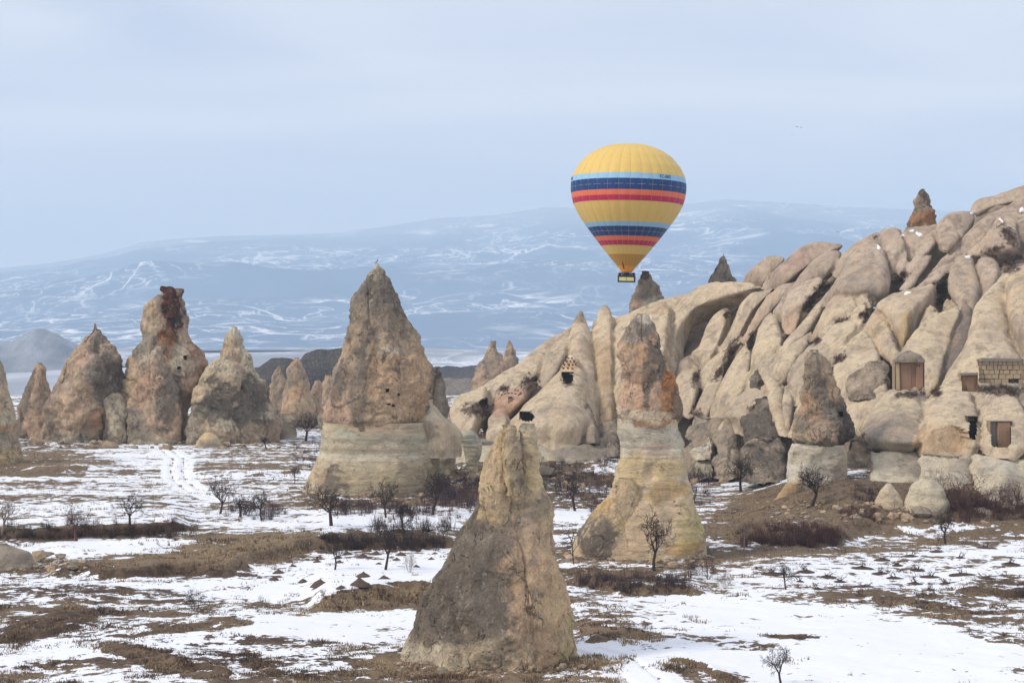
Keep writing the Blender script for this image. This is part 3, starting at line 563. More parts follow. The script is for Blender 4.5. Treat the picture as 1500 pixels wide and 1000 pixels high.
rock('body', [(135, 471), (128, 481), (118, 498), (100, 522), (87, 545), (77, 575), (64, 610), (57, 640), (56, 662)], [(142, 471), (152, 485), (163, 510), (175, 540), (183, 556), (180, 580), (170, 605), (160, 630), (157, 662)],
     408, mode='y', bf=.85, p=1.5, s0=.15, nv=120, nu=120, lump=.5, lsc=.18, fine=.3, block=.7, parent=c5, tones=[PINK, GREY2, TAN2], patches=[(138, 478, 12, 14, 0, CREAM, .7), (140, 500, 16, 16, 0, GREY, .8), (165, 555, 22, 36, 10, GREY, .9), (110, 600, 34, 40, 0, TAN * .5 + PINK * .5, .8), (95, 560, 22, 20, 0, GREY2, .5), (120, 645, 50, 12, 0, GREEN, .8), (150, 610, 14, 12, 0, alb(214, 160, 120), .6), (75, 620, 12, 40, 0, GREY, .7)])
rock('block', [(165, 574), (152, 590), (148, 610), (152, 660)], [(178, 574), (187, 590), (187, 620), (184, 660)], 405, mode='y', bf=.7, nu=60, lump=.4, lsc=.3, block=.4, parent=c5, tones=[CREAM, TAN2, GREY2])
c6 = chimney('fairy_chimney', 'twin stepped chimney with a slanting pale shoulder and grey lower walls', (-58, 408, 0))
rock('body', [(342, 478), (335, 490), (327, 512), (324, 530), (318, 560), (310, 600), (305, 650)], [(350, 478), (357, 492), (365, 515), (380, 545), (394, 580), (408, 608), (408, 650)], 409, mode='y', bf=.85, nv=110, nu=110, lump=.4, lsc=.2, fine=.28, block=.7, parent=c6, tones=[TAN2, PINK, CREAM], patches=[(345, 484, 9, 9, 0, PALE, .7), (365, 590, 34, 45, -15, GREY, .95), (340, 520, 14, 26, 0, TAN, .7), (375, 635, 30, 14, 0, TAN2, .6)])
rock('shoulder', [(335, 520), (312, 530), (298, 545), (285, 565), (276, 595), (272, 625), (274, 660)], [(345, 522), (350, 540), (352, 565), (350, 600), (352, 630), (350, 660)], 404, mode='y', bf=.7, p=2.4, nv=90, nu=100, lump=.35, lsc=.22, fine=.22, block=.6, parent=c6, tones=[TAN, CREAM, PINK], patches=[(320, 532, 26, 10, -20, CREAM, .8), (322, 585, 28, 34, 0, GREY, .9), (285, 625, 14, 30, 0, GREY2, .7), (330, 640, 26, 14, 0, TAN2, .6)])
c7 = chimney('fairy_chimney', 'small plain pink cone between the frame edge chimney and the wide cone', (-103, 415, 0))
rock('body', [(56, 532), (46, 545), (36, 565), (27, 590), (24, 620), (26, 662)], [(60, 532), (67, 545), (74, 565), (84, 600), (88, 662)], 418, mode='y', bf=.85, nu=80, lump=.4, lsc=.22, fine=.15, block=.3, parent=c7, tones=[PINK, TAN2, GREY2], patches=[(40, 575, 12, 40, 10, GREY, .8), (60, 620, 18, 26, 0, PINK, .7), (32, 630, 10, 26, 0, DKG, .7)])
c8 = chimney('fairy_chimney', 'cream chimney cut by the photo edge with layered waist', (-96, 352, 0))
rock('body', [(-40, 500), (-60, 560), (-75, 640), (-85, 690)], [(-5, 512), (3, 530), (9, 555), (15, 580), (22, 600), (26, 620), (25, 632), (29, 655), (33, 690)], 352, mode='y', bf=.8, p=2.3, nv=100, nu=110, lump=.4, lsc=.25, fine=.12, block=.2, strata=.1, parent=c8, tones=[TAN, CREAM, TAN2], smo=1, patches=[(5, 535, 14, 30, 0, GREY2, .7), (10, 612, 22, 10, 0, CREAM, .8), (12, 640, 22, 12, 0, GREEN, .6), (10, 625, 20, 4, 0, alb(214, 160, 110), .7), (12, 670, 22, 14, 0, YEL, .7)])
for nm, L, R, Dd, lb in (
    ('a', [(430, 523), (420, 545), (413, 575), (408, 640)], [(438, 523), (449, 545), (456, 570), (462, 600), (464, 640)], 452, 'middling cone with an orange waist below the dark knoll'),
    ('b', [(407, 535), (398, 550), (390, 580), (386, 640)], [(411, 535), (418, 552), (424, 580), (426, 640)], 470, 'slim greyish cone touching the orange waisted cone'),
    ('c', [(462, 557), (456, 568), (452, 590), (452, 640)], [(466, 557), (471, 570), (474, 595), (476, 640)], 458, 'smallest pale cone beside the plinth of the largest cone'),
    ('d', [(476, 548), (466, 565), (462, 600), (462, 640)], [(486, 548), (500, 570), (504, 600), (504, 640)], 470, 'squat pale cone half hidden behind the largest cone')):
    t_ = tag(rock('fairy_chimney', L, R, Dd, mode='y', bf=.9, nu=56, lump=.35, lsc=.25, fine=.15, block=.25, tones=[TAN2, PINK, GREY2], patches=[(436, 590, 24, 18, 0, TAN, .8), (436, 572, 16, 10, 0, ORNG, .6), (436, 620, 40, 16, 0, GREY, .7), (405, 570, 12, 30, 0, GREY2, .7)]), lb, 'rock chimney', 'fairy chimneys')
# --- the right chimney below the cliffs
c9 = chimney('fairy_chimney', 'leaning grey chimney with a square window on a white stem before the cliff', (46, 277, 0))
rock('cap', [(1186, 512), (1180, 522), (1178, 545), (1176, 570), (1170, 600), (1162, 625), (1158, 643), (1166, 654)], [(1198, 514), (1212, 530), (1222, 560), (1235, 590), (1245, 612), (1253, 635), (1244, 648), (1230, 656)], 278, mode='y', bf=.85, s0=.2, p=1.8, nv=110, nu=120, lump=.5, lsc=.35, fine=.14, block=.3, parent=c9, tones=[GREY, GREY2, TAN2], holes=[(1228, 602.5, 1234.5, 610)],
     patches=[(1195, 518, 12, 9, 0, CREAM, .9), (1190, 560, 16, 40, 0, GREY, .6), (1185, 595, 16, 18, 0, ORNG, .55), (1175, 638, 20, 8, 0, TAN, .7), (1220, 575, 8, 20, -15, ORNG, .5), (1235, 620, 14, 34, -15, DKG, .7), (1200, 625, 20, 18, 0, PINK, .5)])
rock('stem', [(1163, 650), (1157, 660), (1154, 690), (1152, 708), (1140, 728), (1120, 752)], [(1238, 650), (1240, 670), (1240, 700), (1234, 712), (1222, 725), (1222, 752)], 278, mode='y', bf=.8, p=2.8, nv=70, nu=100, lump=.3, lsc=.4, fine=.06, block=.12, parent=c9, mat=M_BAND, tones=[alb(220, 210, 192), CREAM, alb(196, 184, 166)], smo=1, patches=[(1190, 652, 40, 3, 0, PALE, .8), (1150, 735, 30, 14, -35, CREAM, .8), (1190, 735, 26, 14, 0, alb(176, 130, 96), .6), (1225, 690, 12, 30, 0, GREY2, .5)])
rock('spur', [(1166, 690), (1150, 712), (1132, 735), (1112, 755)], [(1176, 700), (1172, 720), (1160, 742), (1150, 762)], 275, mode='y', bf=.6, nu=50, lump=.25, lsc=.5, parent=c9, mat=M_SMOOTH, tones=[CREAM, TAN, alb(190, 160, 120)])
# --- chimneys along the skyline
for L, R, Dd, lb, tn, pt in (
    ([(1350, 277), (1344, 286), (1338, 300), (1330, 318), (1326, 345)], [(1353, 277), (1360, 290), (1368, 308), (1373, 322), (1372, 345)], 372, 'rust coloured pointed cone on top of the ridge', [GREY, TAN2, GREY2], [(1352, 320, 24, 14, 0, RUST * .6 + GREY * .4, .9), (1352, 283, 6, 7, 0, DKG, .7)]),
    ([(1058, 376), (1050, 392), (1042, 408), (1036, 428)], [(1061, 376), (1068, 390), (1076, 404), (1084, 428)], 402, 'neat grey cone on the skyline behind the rounded ridge', [GREY2, GREY, GREY2], []),
    ([(942, 397), (936, 410), (929, 430), (921, 450), (916, 475)], [(950, 398), (957, 410), (967, 419), (972, 432), (978, 475)], 404, 'ragged brown pinnacle with a dark hooked tip below the balloon', [alb(170, 146, 126), GREY2, PINK], [(946, 401, 8, 7, 0, DKG, .9), (940, 450, 18, 12, 0, PINK, .6), (955, 440, 18, 7, -20, PALE, .5)]),
    ([(719, 500), (711, 515), (704, 538), (690, 575)], [(724, 500), (732, 515), (741, 534), (752, 575)], 560, 'larger of two pointed cones in the saddle left of the ridge', [TAN2, GREY2, PINK], [(715, 540, 14, 14, 0, GREY2, .6)]),
    ([(745, 499), (740, 514), (737, 530), (735, 575)], [(748, 499), (755, 514), (761, 535), (768, 575)], 575, 'smaller of two pointed cones in the saddle left of the ridge', [TAN2, GREY2, PINK], []),
    ([(703, 530), (696, 545), (690, 560), (684, 585)], [(708, 529), (716, 545), (722, 560), (728, 585)], 545, 'low stump leaning against the saddle cones', [TAN2, PINK, GREY2], [])):
    tag(rock('fairy_chimney', L, R, Dd, mode='y', bf=.9, nu=64, lump=.35, lsc=.35, fine=.16, block=.38, tones=tn, patches=pt), lb, 'rock chimney', 'fairy chimneys')

# ------------------------------------------------------------------ the great ridge of folded tuff
RIDGE = empty('tuff_ridge', (60, 320, 0)); tag(RIDGE, 'long beige ridge of folded smooth rock fins with carved cave rooms', 'rock ridge')
SKY = np.array([(560, 660), (640, 612), (690, 588), (720, 562), (760, 542), (800, 512), (838, 488), (870, 480), (900, 474), (940, 462), (1000, 446), (1040, 430), (1090, 430), (1110, 404), (1150, 390), (1190, 368), (1250, 368), (1285, 346), (1320, 346), (1372, 340), (1420, 318), (1450, 298), (1500, 284), (1600, 262), (1700, 262)], float)
def core():
    px = np.linspace(570, 1690, 300); v = np.linspace(0, 1, 90)
    PX, VV = np.meshgrid(px, v); top = np.interp(PX, SKY[:, 0], SKY[:, 1]) + 3; bot = np.interp(PX, PB[:, 0], PB[:, 1]) + 25
    PY = bot + (top - bot) * VV
    V = wpt(PX, PY, hillside(PX, PY) + 7.5)
    back = []
    for k in range(1, 6):
        q = V[-1].copy(); q[:, 1] += 4.0 * k; q[:, 2] -= 0.5 * k * k; back.append(q)
    V = np.concatenate([V, np.array(back)], 0)
    P = V.reshape(-1, 3)
    P = P + np.stack([0 * P[:, 0], 1.6 * fbm(P * .16 + 3, 3), 0.5 * fbm(P * .2 + 9, 3)], -1)
    sh = V.shape[:2]; B = P.copy(); B[:, 1] += 7; B[:, 2] -= 5
    idx = np.arange(len(P)).reshape(sh); Fc = np.stack([idx[:-1, :-1], idx[:-1, 1:], idx[1:, 1:], idx[1:, :-1]], -1).reshape(-1, 4)
    rim = np.concatenate([idx[0, :-1], idx[:-1, -1], idx[-1, :0:-1], idx[:0:-1, 0]]); r2 = np.roll(rim, -1); n0 = len(P)
    Fa = np.concatenate([Fc, (Fc + n0)[:, ::-1], np.stack([r2, rim, rim + n0, r2 + n0], -1)])
    c = paint(*pix(P), P, [FINB, FING, alb(150, 134, 116)], None)
    FUSE.append((np.vstack([P, B]), Fa.tolist(), np.vstack([c, c])))
FUSE = []
core()
def fin(L, R, o=0.0, tones=None, patches=None, **kw):
    k = dict(bf=1.9, bb=.9, s0=0.55, p=1.15, nu=56, lump=.22, lsc=.22, fine=0, flute=.05, mat=M_SMOOTH, smo=4, sink=1.1)
    if tones is UP: k.update(s0=.4, p=1.25, bf=1.7)
    k.update(kw)
    if k['mat'] is M_SMOOTH:
        HOLES.extend(k.pop('holes', None) or []); k['collect'] = FUSE
    else: k['sink'] = 0
    return rock(k.pop('name', 'rock_fin'), L, R, None, o, tones=tones or [FINA, FINB, FINP], patches=patches, parent=RIDGE, **k)
HOLES = []
UP = [FINP, FINB, alb(190, 168, 148)]      # the pinker beds high on the ridge
LOW = [FINA, FINY, alb(198, 179, 154)]
# upper ridge, from the left
fin([(1148, 376), (1137, 374), (1122, 378), (1107, 390), (1095, 402), (1083, 420)], [(1150, 378), (1146, 390), (1136, 402), (1128, 416), (1118, 432)], 2, UP)
fin([(1232, 357), (1207, 355), (1190, 355), (1172, 362), (1155, 374), (1142, 387), (1128, 403), (1114, 425)], [(1236, 360), (1222, 372), (1205, 384), (1186, 398), (1166, 412), (1142, 436)], 0, UP, patches=[(1165, 385, 22, 16, -40, alb(200, 166, 146), .6)])
fin([(1229, 366), (1218, 367), (1204, 372), (1190, 382), (1175, 397), (1163, 413), (1148, 432), (1130, 456), (1108, 488)], [(1233, 370), (1231, 384), (1222, 400), (1208, 415), (1190, 430), (1172, 450), (1150, 478), (1126, 500)], -1, UP)
fin([(1286, 339), (1263, 348), (1246, 357), (1233, 371), (1224, 386), (1217, 404)], [(1290, 342), (1274, 358), (1256, 378), (1244, 396), (1230, 414)], -1, UP, s0=.2)
fin([(1276, 346), (1262, 357), (1250, 370), (1238, 389), (1226, 410), (1214, 430), (1204, 450)], [(1278, 347), (1287, 358), (1294, 372), (1300, 395), (1302, 418), (1298, 436), (1288, 452)], -3.5, UP, s0=.35, p=2.0, patches=[(1250, 410, 34, 30, 30, alb(170, 156, 140), .6)])
fin([(1305, 330), (1290, 337), (1285, 355), (1291, 385), (1299, 410)], [(1312, 331), (1322, 338), (1328, 355), (1326, 385), (1320, 412)], 0, UP, flute=.3)
fin([(1372, 330), (1345, 331), (1322, 336), (1312, 350), (1312, 380), (1318, 405)], [(1378, 332), (1372, 345), (1358, 360), (1345, 378), (1335, 395), (1328, 410)], 2, UP, flute=.3)
fin([(1324, 364), (1315, 374), (1311, 390), (1316, 406)], [(1326, 364), (1331, 378), (1330, 392), (1320, 408)], -2.2, UP)
fin([(1371, 333), (1352, 350), (1340, 368), (1331, 388), (1322, 412)], [(1376, 338), (1376, 350), (1366, 366), (1352, 384), (1336, 412)], -2.5, UP)
fin([(1356, 372), (1344, 388), (1332, 405), (1318, 425)], [(1366, 374), (1360, 390), (1346, 408), (1330, 430)], -4, UP)
fin([(1424, 308), (1406, 308), (1390, 312), (1378, 322), (1370, 335), (1368, 350), (1374, 363), (1384, 371)], [(1428, 311), (1428, 324), (1421, 338), (1411, 352), (1401, 364), (1390, 372)], -2, UP, p=2.2, bf=1.2)
fin([(1392, 334), (1378, 344), (1374, 356), (1380, 367)], [(1400, 336), (1404, 346), (1400, 358), (1390, 369)], -5.5, UP, p=2.2)
fin([(1500, 272), (1475, 280), (1450, 286), (1432, 290), (1423, 300), (1421, 314)], [(1520, 276), (1510, 296), (1484, 303), (1462, 308), (1444, 312), (1428, 318)], 1, UP)
fin([(1560, 262), (1520, 270), (1495, 284), (1474, 300), (1452, 313), (1431, 327), (1415, 346), (1400, 361), (1385, 374), (1368, 391), (1352, 410), (1336, 428)], [(1570, 270), (1540, 292), (1506, 312), (1482, 328), (1462, 345), (1445, 360), (1428, 370), (1412, 380), (1396, 392), (1382, 406), (1366, 420), (1350, 436)], -2.5, UP, flute=.3, nv=120)
fin([(1486, 310), (1464, 314), (1453, 330), (1447, 345), (1436, 358), (1421, 367), (1412, 373)], [(1494, 312), (1492, 330), (1496, 350), (1498, 366), (1488, 378), (1468, 382), (1440, 378)], -5, UP, s0=.1)
fin([(1520, 300), (1496, 312), (1480, 325), (1480, 350), (1488, 375)], [(1550, 305), (1550, 330), (1540, 355), (1520, 385)], -3, UP, patches=[(1490, 350, 16, 30, 20, FING, .6)])
fin([(1418, 373), (1404, 377), (1394, 390), (1390, 406), (1390, 426), (1395, 444), (1405, 462)], [(1420, 374), (1426, 388), (1430, 405), (1432, 425), (1431, 442), (1424, 462)], -4.5, UP, s0=.3, p=2.0)
fin([(1452, 374), (1436, 378), (1429, 391), (1430, 415), (1428, 440), (1420, 462)], [(1455, 375), (1464, 388), (1469, 402), (1463, 418), (1452, 436), (1438, 460)], -3.5, UP, s0=.1)
fin([(1490, 380), (1470, 384), (1462, 398), (1462, 420), (1466, 440)], [(1530, 380), (1530, 400), (1520, 420), (1510, 440)], -1, [FING, FINB, FING], block=.3)
fin([(1412, 376), (1396, 383), (1378, 391), (1363, 403), (1350, 414), (1335, 424), (1312, 434)], [(1414, 378), (1404, 388), (1394, 400), (1380, 410), (1366, 420), (1350, 432), (1330, 444)], -4, UP)
# middle of the ridge
fin([(1366, 410), (1350, 420), (1330, 424), (1306, 430), (1290, 440), (1284, 449), (1294, 464), (1304, 484), (1312, 504), (1318, 524)], [(1368, 410), (1373, 424), (1371, 440), (1368, 452), (1360, 464), (1350, 478), (1342, 492), (1334, 508), (1328, 520), (1322, 530)], -4, [FINA, FINB, alb(200, 172, 132)], flute=.3, s0=-.1)
fin([(1361, 446), (1352, 462), (1345, 480), (1342, 500)], [(1363, 446), (1375, 458), (1380, 474), (1376, 500)], -6, LOW)
fin([(1387, 434), (1382, 445), (1381, 458)], [(1389, 434), (1396, 442), (1402, 456)], -3, LOW, nu=32)
fin([(1287, 445), (1276, 460), (1264, 478), (1262, 498), (1278, 512), (1300, 528), (1316, 545)], [(1288, 445), (1298, 464), (1306, 488), (1314, 508), (1322, 522), (1326, 535), (1322, 548)], -6, [FINA, alb(206, 178, 140), FINB], s0=.55, p=1.2, flute=.2)
fin([(1262, 475), (1248, 490), (1235, 510), (1224, 532), (1216, 556), (1218, 590)], [(1266, 476), (1279, 487), (1287, 505), (1290, 530), (1286, 555), (1270, 592)], -7, LOW, s0=.5, p=1.15)
fin([(1407, 445), (1380, 455), (1360, 465), (1340, 485), (1325, 505), (1310, 526), (1312, 548), (1330, 568)], [(1409, 445), (1402, 470), (1392, 500), (1384, 525), (1377, 550), (1372, 566), (1366, 582), (1352, 590)], -8.5, LOW, s0=.68, p=1.25, bf=1.3, nu=80)
fin([(1411, 442), (1403, 458), (1393, 488), (1385, 518), (1376, 548), (1370, 572)], [(1414, 442), (1424, 450), (1427, 468), (1424, 495), (1414, 525), (1396, 552), (1382, 576)], -7, [FING, alb(116, 104, 96), alb(146, 132, 120)], bf=.7)
fin([(1500, 388), (1480, 396), (1462, 410), (1448, 425), (1435, 440), (1426, 456), (1421, 482), (1412, 512), (1396, 538), (1380, 564), (1372, 590)], [(1506, 389), (1500, 410), (1496, 432), (1494, 452), (1498, 478), (1504, 505), (1508, 530), (1510, 552), (1508, 572), (1500, 590), (1480, 605)], -10, LOW, s0=-.05, p=1.8, bf=.95, nu=90, nv=120)
fin([(1560, 376), (1520, 383), (1490, 394), (1474, 410), (1476, 450), (1490, 500), (1500, 560)], [(1640, 390), (1650, 430), (1650, 470), (1650, 500), (1640, 530), (1620, 560), (1600, 590)], -9, [FINA, alb(212, 184, 144), FINB], nu=80, bf=.6, p=2.2)
fin([(1200, 406), (1185, 410), (1170, 418), (1155, 430), (1148, 446), (1145, 466), (1150, 490)], [(1203, 407), (1206, 417), (1200, 430), (1187, 442), (1176, 454), (1174, 470), (1162, 494)], -3.5, [FINA, FINP, alb(206, 176, 148)], s0=.45, p=1.2)
fin([(1228, 409), (1215, 422), (1200, 440), (1185, 460), (1165, 481), (1148, 500), (1133, 517), (1116, 536)], [(1231, 411), (1222, 430), (1210, 450), (1199, 470), (1190, 488), (1176, 504), (1158, 520), (1138, 542)], -3, LOW, s0=.1)
fin([(1240, 417), (1226, 430), (1214, 445), (1204, 462), (1195, 480), (1185, 500)], [(1246, 418), (1254, 430), (1260, 446), (1258, 466), (1244, 486), (1220, 508)], -5.5, LOW, s0=.5, p=1.15)
fin([(1252, 404), (1244, 416), (1246, 440), (1248, 470)], [(1268, 408), (1278, 425), (1280, 445), (1272, 475)], -4, [FINA, alb(206, 190, 140), FINP])
fin([(1260, 420), (1255, 434), (1256, 455)], [(1262, 420), (1270, 432), (1280, 452)], -6.5, LOW, nu=36)
fin([(1242, 454), (1226, 465), (1211, 476), (1200, 491), (1185, 507), (1172, 524), (1160, 545), (1152, 572)], [(1256, 452), (1264, 466), (1262, 484), (1250, 500), (1240, 518), (1230, 540), (1218, 560), (1205, 590)], -7, LOW, s0=.3, p=1.15, nu=64)
fin([(1266, 438), (1250, 450), (1244, 470), (1242, 492), (1238, 515)], [(1270, 440), (1268, 458), (1264, 474), (1256, 492), (1246, 516)], -8, LOW)
fin([(1188, 486), (1166, 500), (1146, 512), (1136, 522), (1128, 538), (1120, 565)], [(1190, 487), (1190, 500), (1186, 514), (1178, 530), (1168, 550), (1156, 575)], -5.5, LOW, s0=0, p=1.6)
fin([(1136, 515), (1118, 526), (1106, 538), (1112, 550), (1122, 575), (1130, 605), (1142, 640)], [(1138, 515), (1147, 533), (1152, 558), (1152, 585), (1155, 610), (1160, 640)], -6.5, LOW, s0=.1, p=1.6)
fin([(1200, 492), (1182, 506), (1166, 526), (1155, 550), (1149, 576), (1156, 596)], [(1216, 492), (1222, 520), (1218, 548), (1206, 572), (1180, 596)], -9, LOW)
fin([(1128, 455), (1118, 468), (1110, 485), (1105, 505), (1101, 530), (1098, 560)], [(1130, 455), (1138, 466), (1146, 480), (1153, 494), (1152, 508), (1138, 530), (1120, 562)], -3.5, LOW, s0=.35, p=1.2)
fin([(1168, 409), (1142, 418), (1126, 430), (1115, 448), (1105, 463), (1094, 480), (1080, 502)], [(1172, 412), (1158, 430), (1145, 446), (1133, 458), (1120, 472), (1110, 486), (1092, 508)], -1.5, UP)
fin([(1118, 420), (1100, 414), (1070, 412), (1040, 414), (1020, 420), (1003, 433), (990, 450), (978, 465), (970, 482), (967, 505), (970, 535), (975, 565)], [(1120, 424), (1106, 434), (1092, 444), (1078, 454), (1060, 462), (1040, 466), (1024, 470), (1014, 480), (1006, 500), (1002, 520), (1000, 545), (998, 570)], -1, LOW, s0=-.1, nu=80, nv=110, patches=[(1040, 440, 50, 16, 0, alb(204, 182, 152), .5)])
fin([(1062, 452), (1050, 460), (1040, 472), (1030, 490), (1022, 507), (1008, 520), (998, 545)], [(1064, 452), (1070, 460), (1069, 476), (1064, 494), (1058, 510), (1050, 528), (1036, 550)], -2, LOW, s0=.25)
fin([(1132, 420), (1115, 425), (1098, 433), (1085, 445), (1078, 460), (1072, 475), (1065, 491), (1056, 508), (1044, 526)], [(1136, 421), (1130, 436), (1120, 450), (1108, 464), (1098, 480), (1090, 496), (1078, 512), (1062, 534)], -1.5, LOW, s0=.1)
fin([(1080, 499), (1065, 506), (1050, 518), (1038, 529), (1026, 545), (1016, 565)], [(1086, 500), (1076, 512), (1068, 526), (1060, 540), (1050, 556), (1036, 575)], -3.5, LOW)
fin([(1056, 526), (1046, 544), (1036, 560), (1028, 576), (1018, 596), (1012, 612)], [(1058, 526), (1061, 545), (1059, 562), (1054, 580), (1046, 598), (1034, 615)], -4.5, LOW, s0=.55, p=1.15)
fin([(1093, 497), (1081, 515), (1070, 535), (1060, 556), (1052, 576), (1044, 598), (1038, 622)], [(1095, 497), (1100, 520), (1099, 545), (1094, 566), (1086, 586), (1076, 606), (1062, 628)], -5.5, LOW, s0=.55, p=1.15, nu=64)
fin([(1130, 489), (1110, 510), (1103, 530), (1096, 552), (1092, 575)], [(1134, 490), (1128, 512), (1119, 538), (1108, 562), (1098, 580)], -3.5, LOW)
fin([(1032, 509), (1006, 520), (995, 531), (988, 548), (986, 570)], [(1036, 510), (1040, 526), (1034, 538), (1022, 550), (1006, 575)], -1, [FING, FINB, FINA])
fin([(1012, 540), (995, 545), (988, 560), (994, 585), (1000, 612)], [(1016, 540), (1023, 552), (1023, 572), (1018, 592), (1012, 614)], -4, LOW)
fin([(1096, 568), (1078, 584), (1062, 604), (1052, 630)], [(1150, 562), (1150, 590), (1148, 620), (1140, 650)], -6, LOW, block=.2)
fin([(1148, 562), (1146, 590), (1150, 624)], [(1160, 580), (1160, 605), (1158, 636)], -10, LOW, nu=36)
fin([(1180, 565), (1170, 590), (1160, 615), (1152, 640)], [(1186, 568), (1182, 595), (1174, 620), (1166, 645)], -12, LOW, nu=36)
# broken grey blocks at the foot
for L, R, oo, tn in (([(1020, 609), (1010, 625), (1003, 640), (1000, 672), (1000, 700)], [(1040, 610), (1062, 614), (1062, 632), (1054, 655), (1048, 690)], -8, [GREY2, FINB, GREY]),
                     ([(1066, 606), (1058, 630), (1048, 645), (1046, 665), (1046, 700)], [(1082, 607), (1085, 632), (1085, 655), (1086, 680), (1086, 700)], -9, [FINB, GREY2, FINA]),
                     ([(1108, 585), (1098, 600), (1088, 614), (1086, 645), (1084, 705)], [(1122, 584), (1134, 602), (1143, 622), (1148, 650), (1152, 705)], -10, [GREY, DKG, FINB]),
                     ([(1037, 640), (1023, 654), (1012, 664), (1014, 672)], [(1039, 640), (1046, 654), (1048, 666), (1044, 672)], -13, [CREAM, PALE, FINA]),
                     ([(1016, 668), (1014, 680), (1014, 700)], [(1044, 668), (1046, 680), (1046, 700)], -12, [CREAM, GREEN, CREAM]),
                     ([(1100, 640), (1092, 660), (1090, 705)], [(1140, 640), (1150, 665), (1152, 705)], -12, [GREY, FINB, DKG]),
                     ([(1104, 546), (1096, 556), (1096, 570)], [(1114, 540), (1120, 548), (1118, 570)], -9, [GREY2, FINA, GREY]),
                     ([(1270, 530), (1252, 548), (1240, 562), (1236, 580)], [(1296, 528), (1306, 545), (1300, 565), (1290, 585)], -13, [GREY, FINB, CREAM]),
                     ([(885, 618), (875, 635), (870, 650), (872, 665)], [(900, 615), (908, 632), (908, 650), (905, 668)], -9, [GREY2, FINB, GREY])):
    fin(L, R, oo, tn, name='rock_block', mat=M_ROUGH, block=.5, lump=.3, fine=.1, smo=1, p=1.9, s0=.15, flute=0, nu=64, bf=1.2)
# left end of the ridge
fin([(1010, 430), (990, 433), (965, 438), (940, 450), (915, 461), (890, 466), (868, 468)], [(1016, 440), (1004, 462), (984, 484), (952, 502), (920, 512), (890, 512), (866, 502)], 1, LOW)
fin([(848, 455), (838, 472), (831, 500), (832, 530), (840, 570), (846, 610), (850, 660)], [(853, 455), (860, 472), (868, 500), (873, 540), (876, 580), (877, 620), (874, 662)], -3, LOW, s0=-.1, flute=.2, p=1.7, patches=[(848, 462, 8, 14, 20, FING, .8)])
fin([(884, 447), (874, 463), (862, 488), (862, 540), (866, 590), (870, 655)], [(889, 447), (897, 462), (902, 500), (902, 545), (900, 595), (898, 655)], -2.5, [FINY, FINA, alb(206, 180, 144)], flute=.45, patches=[(886, 453, 5, 8, 0, GREY2, .7), (888, 560, 8, 60, 0, alb(170, 144, 116), .5)])
fin([(940, 450), (916, 463), (896, 482), (892, 520), (890, 565), (892, 655)], [(975, 440), (990, 450), (988, 490), (984, 530), (980, 575), (970, 655)], -1.5, [FINY, FINA, alb(206, 180, 144)], flute=.45)
fin([(842, 474), (816, 489), (791, 504), (773, 519), (760, 532), (735, 545), (715, 558), (698, 573), (684, 596)], [(846, 478), (832, 506), (812, 532), (795, 552), (772, 568), (752, 582), (736, 598), (720, 616), (706, 632)], 0, LOW, nu=70)
fin([(834, 482), (816, 499), (799, 519), (789, 543), (784, 565)], [(837, 483), (838, 505), (834, 528), (824, 548), (808, 572)], -2.5, [alb(192, 178, 152), FINB, FINA], s0=.3)
fin([(834, 520), (822, 540), (805, 560), (786, 578), (766, 595), (750, 612), (735, 627), (724, 652)], [(838, 520), (849, 531), (857, 547), (860, 568), (866, 592), (875, 620), (880, 640), (882, 656)], -8, LOW, s0=.1, p=1.8, nu=80, holes=[(824, 546, 839, 562), (762, 604, 783, 617)] + [(831 + x, 523 + y, 833.6 + x, 525.6 + y) for x, y in ((0, 0), (5, 0), (-2, 5), (3, 5), (8, 5), (-5, 10), (1, 10), (7, 10), (11, 9), (-7, 15), (0, 15), (6, 15))], patches=[(836, 533, 12, 9, 0, alb(204, 164, 122), .85), (835, 521, 7, 3, 0, PALE, .7)])
fin([(854, 577), (846, 600), (842, 630), (846, 656)], [(856, 577), (869, 600), (878, 630), (880, 656)], -11.5, [FING, GREY, GREY2], bf=.7)
fin([(856, 596), (850, 620), (856, 650)], [(862, 596), (874, 618), (876, 650)], -13, [alb(150, 134, 118), GREY2, FINB], nu=36)
fin([(704, 566), (690, 572), (664, 584), (658, 602), (664, 630), (664, 655)], [(712, 566), (716, 580), (714, 600), (704, 620), (698, 640), (692, 655)], -4, LOW, holes=[(702, 584, 713, 596)])
fin([(745, 566), (730, 576), (722, 590), (716, 606)], [(768, 560), (790, 560), (775, 585), (750, 612)], -3.5, [FINB, FING, FINA])
fin([(728, 598), (716, 612), (712, 634), (712, 655)], [(742, 600), (748, 618), (744, 640), (740, 655)], -7, LOW, nu=40)
# pots and cave fronts low on the right
fin([(1250, 556), (1238, 588), (1240, 618), (1256, 645)], [(1300, 556), (1300, 590), (1290, 620), (1272, 650)], -11, LOW)
fin([(1300, 570), (1282, 598), (1268, 622), (1258, 640), (1266, 652), (1284, 660)], [(1352, 566), (1352, 598), (1347, 622), (1341, 645), (1332, 658), (1318, 664)], -16, [alb(178, 166, 148), FINB, GREY2], p=2.2, nu=70, patches=[(1300, 590, 40, 18, 0, FINY, .7), (1300, 640, 40, 16, 0, alb(160, 148, 134), .7)])
fin([(1338, 566), (1322, 574), (1312, 590), (1314, 610)], [(1346, 567), (1356, 576), (1360, 592), (1356, 612)], -17, LOW, nu=44)
fin([(1398, 552), (1374, 570), (1355, 592), (1344, 614), (1334, 645), (1346, 668)], [(1408, 552), (1416, 578), (1424, 602), (1432, 625), (1432, 648), (1420, 670)], -16.5, LOW, nu=72, p=1.9, holes=[(1419, 611, 1431, 644)])
